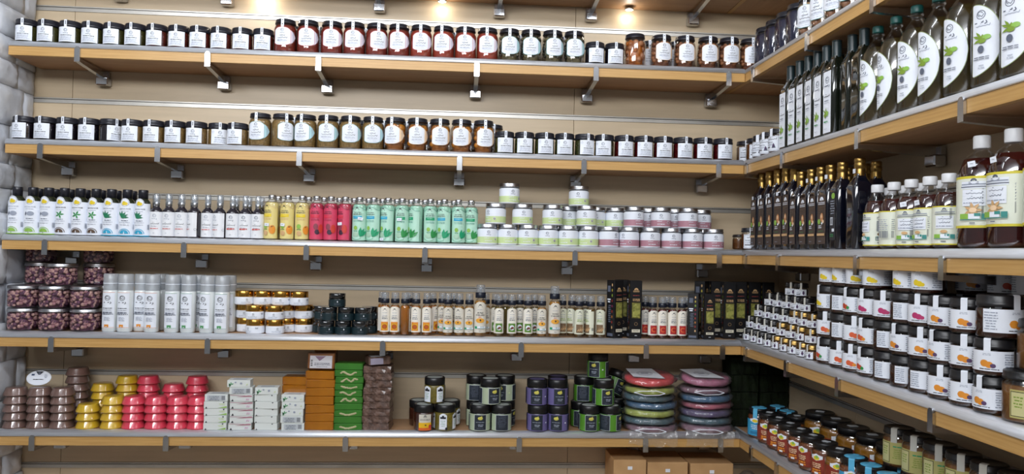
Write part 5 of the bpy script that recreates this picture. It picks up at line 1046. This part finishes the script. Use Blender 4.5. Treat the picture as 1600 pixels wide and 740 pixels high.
# ------------------------------------------------------------------ lowest shelf: cardboard cartons, bag
CBD = M('cardboard', '#c9a070', .7, hex2='#bd9464', scale=12)
def cardbox(W, D, H):
    b = MB(); b.rbox(-W/2, W/2, -D/2, D/2, 0, H, CBD, .002); t = MB(); t.box(-W/2+.003, W/2-.003, -.003, .003, H, H+.0006, M('tape_edge', '#8f6b40', .5)); s = MB(); s.box(-.010, .010, -D/2-.0006, -D/2, H-.042, H-.028, WHITE)
    return K('cardboard_box', 'box', ('carton', b.mesh('carton')), ('flap_seam', t.mesh('flap_seam')), ('sticker', s.mesh('sticker')))
for i, (px0, px1, yt) in enumerate(((959, 1010, 718), (1012, 1075, 722), (1079, 1146, 724))):
    Yc = 3.26; x0, x1 = at(px0, Yc, .6), at(px1, Yc, .6); dd = FW+RT*((px0-800)/F)-UP*((yt-370)/F); h = CZ+dd.z*Yc/dd.y-SZ['F']
    place(cardbox(x1-x0, .19, h), ((x0+x1)/2, Yc+.095, SZ['F']+.0005), 0, f"{('left', 'middle', 'right')[i]} cardboard box under the fifth shelf, small white sticker", 'cardboard boxes on the lowest shelf')
# pouches in clear film beside them, under the right shelf
for i, (px, yy) in enumerate(((1168, 3.30), (1192, 3.22), (1212, 3.12))):
    q = MB(); J = random.Random(i); q.ball((0, 0, .10), .055, M('tan_grain', '#8a6a4a', .7, noise=.3, scale=80), 14, 9, (1, .7, 1.75)); f = MB(); f.ball((0, 0, .107), .060, FILM, 16, 10, (1, .75, 1.75)); f.v = [(x*(1+J.uniform(-.05, .05)), y*(1+J.uniform(-.05, .05)), max(.001, z)) for x, y, z in f.v]; q.v = [(x, y, max(.004, z)) for x, y, z in q.v]
    place(K('grain_pouch', 'bag', ('grain', q.mesh('grain')), ('film_bag', f.mesh('film_bag'))), (at(px, yy, .55), yy, SZ['F']+.0005), 0, f"{ORD[i]} clear bag of tan grain right of the cardboard boxes", 'clear grain bags on the lowest shelf')
# ------------------------------------------------------------------ let neighbouring round items settle apart so none interpenetrate
items = []
bpy.context.view_layer.update()
RAD = dict(preserve_jar=.0430, pickle_jar=.0466, soap_bottle=.0313, spray_bottle=.0256, bath_bottle=.0293, cream_jar=.0431, rosebud_jar=.0611, mist_bottle=.0299, balm_jar=.0376, night_cream_jar=.0347, oil_pump_bottle=.0202, honey_jar=.0385, olive_oil_bottle=.0345, oil_jug=.0492, argan_oil_bottle=.0350, vinegar_bottle=.0388, jam_jar=.0446, sample_jar=.0275, scrub_jar=.0436, spread_jar=.0456, oil_carton=.030)
SQ = ('olive_oil_bottle', 'argan_oil_bottle')
for o in list(col.objects):
    n = o.name.split('.')[0]
    if o.type == 'EMPTY' and o.parent is None and n in RAD and not (abs(o.rotation_euler[1]) > .2):
        zs = [v[2] for c in o.children for v in c.bound_box]; xs_ = [abs(v[0]) for c in o.children for v in c.bound_box if c.name.split('.')[0] not in ('label', 'price_sticker', 'seal_strip')]
        s = o.scale[0]; r = RAD[n]*s
        if n in ('spread_jar', 'oil_pump_bottle', 'vinegar_bottle', 'jam_jar', 'argan_oil_bottle', 'honey_jar', 'sample_jar'): r = max(xs_)+.0008
        items.append([o, r, o.location.z, o.location.z+max(zs)*s, n])
for it in range(150):
    moved = 0
    for i in range(len(items)):
        a = items[i]; pa = a[0].location
        for j in range(i+1, len(items)):
            b = items[j]
            if a[3] <= b[2]+.001 or b[3] <= a[2]+.001: continue
            pb = b[0].location; dx, dy = pb.x-pa.x, pb.y-pa.y; R_ = a[1]+b[1]+.0006
            if abs(dx) > R_ or abs(dy) > R_: continue
            if a[4] in SQ and b[4] in SQ:
                px_, py_ = R_-abs(dx), R_-abs(dy)
                if px_ < py_: dx, dy, pen = math.copysign(1, dx), 0, px_
                else: dx, dy, pen = 0, math.copysign(1, dy), py_
            else:
                if math.hypot(dx, dy) >= R_: continue
                if abs(dx) > abs(dy): pen = math.sqrt(R_*R_-dy*dy)-abs(dx); dx, dy = math.copysign(1, dx), 0
                else: pen = math.sqrt(R_*R_-dx*dx)-abs(dy); dx, dy = 0, math.copysign(1, dy)
            k = pen*.5; moved = max(moved, pen)
            pa.x -= dx*k; pa.y -= dy*k; pb.x += dx*k; pb.y += dy*k
    for a in items:
        p = a[0].location
        p.x = max(p.x, XL+.003+a[1]); p.y = min(p.y, YW-.005-a[1])
        if a[0].get('_r') or p.x > XF+.005: p.x = min(max(p.x, XF+.006+a[1]), XW-.005-a[1]) if p.y < 3.18 else min(p.x, XW-.005-a[1])
        else: p.y = max(p.y, YF+.003+a[1])
    if moved < .0004: break
print('settle', it, round(moved, 4))
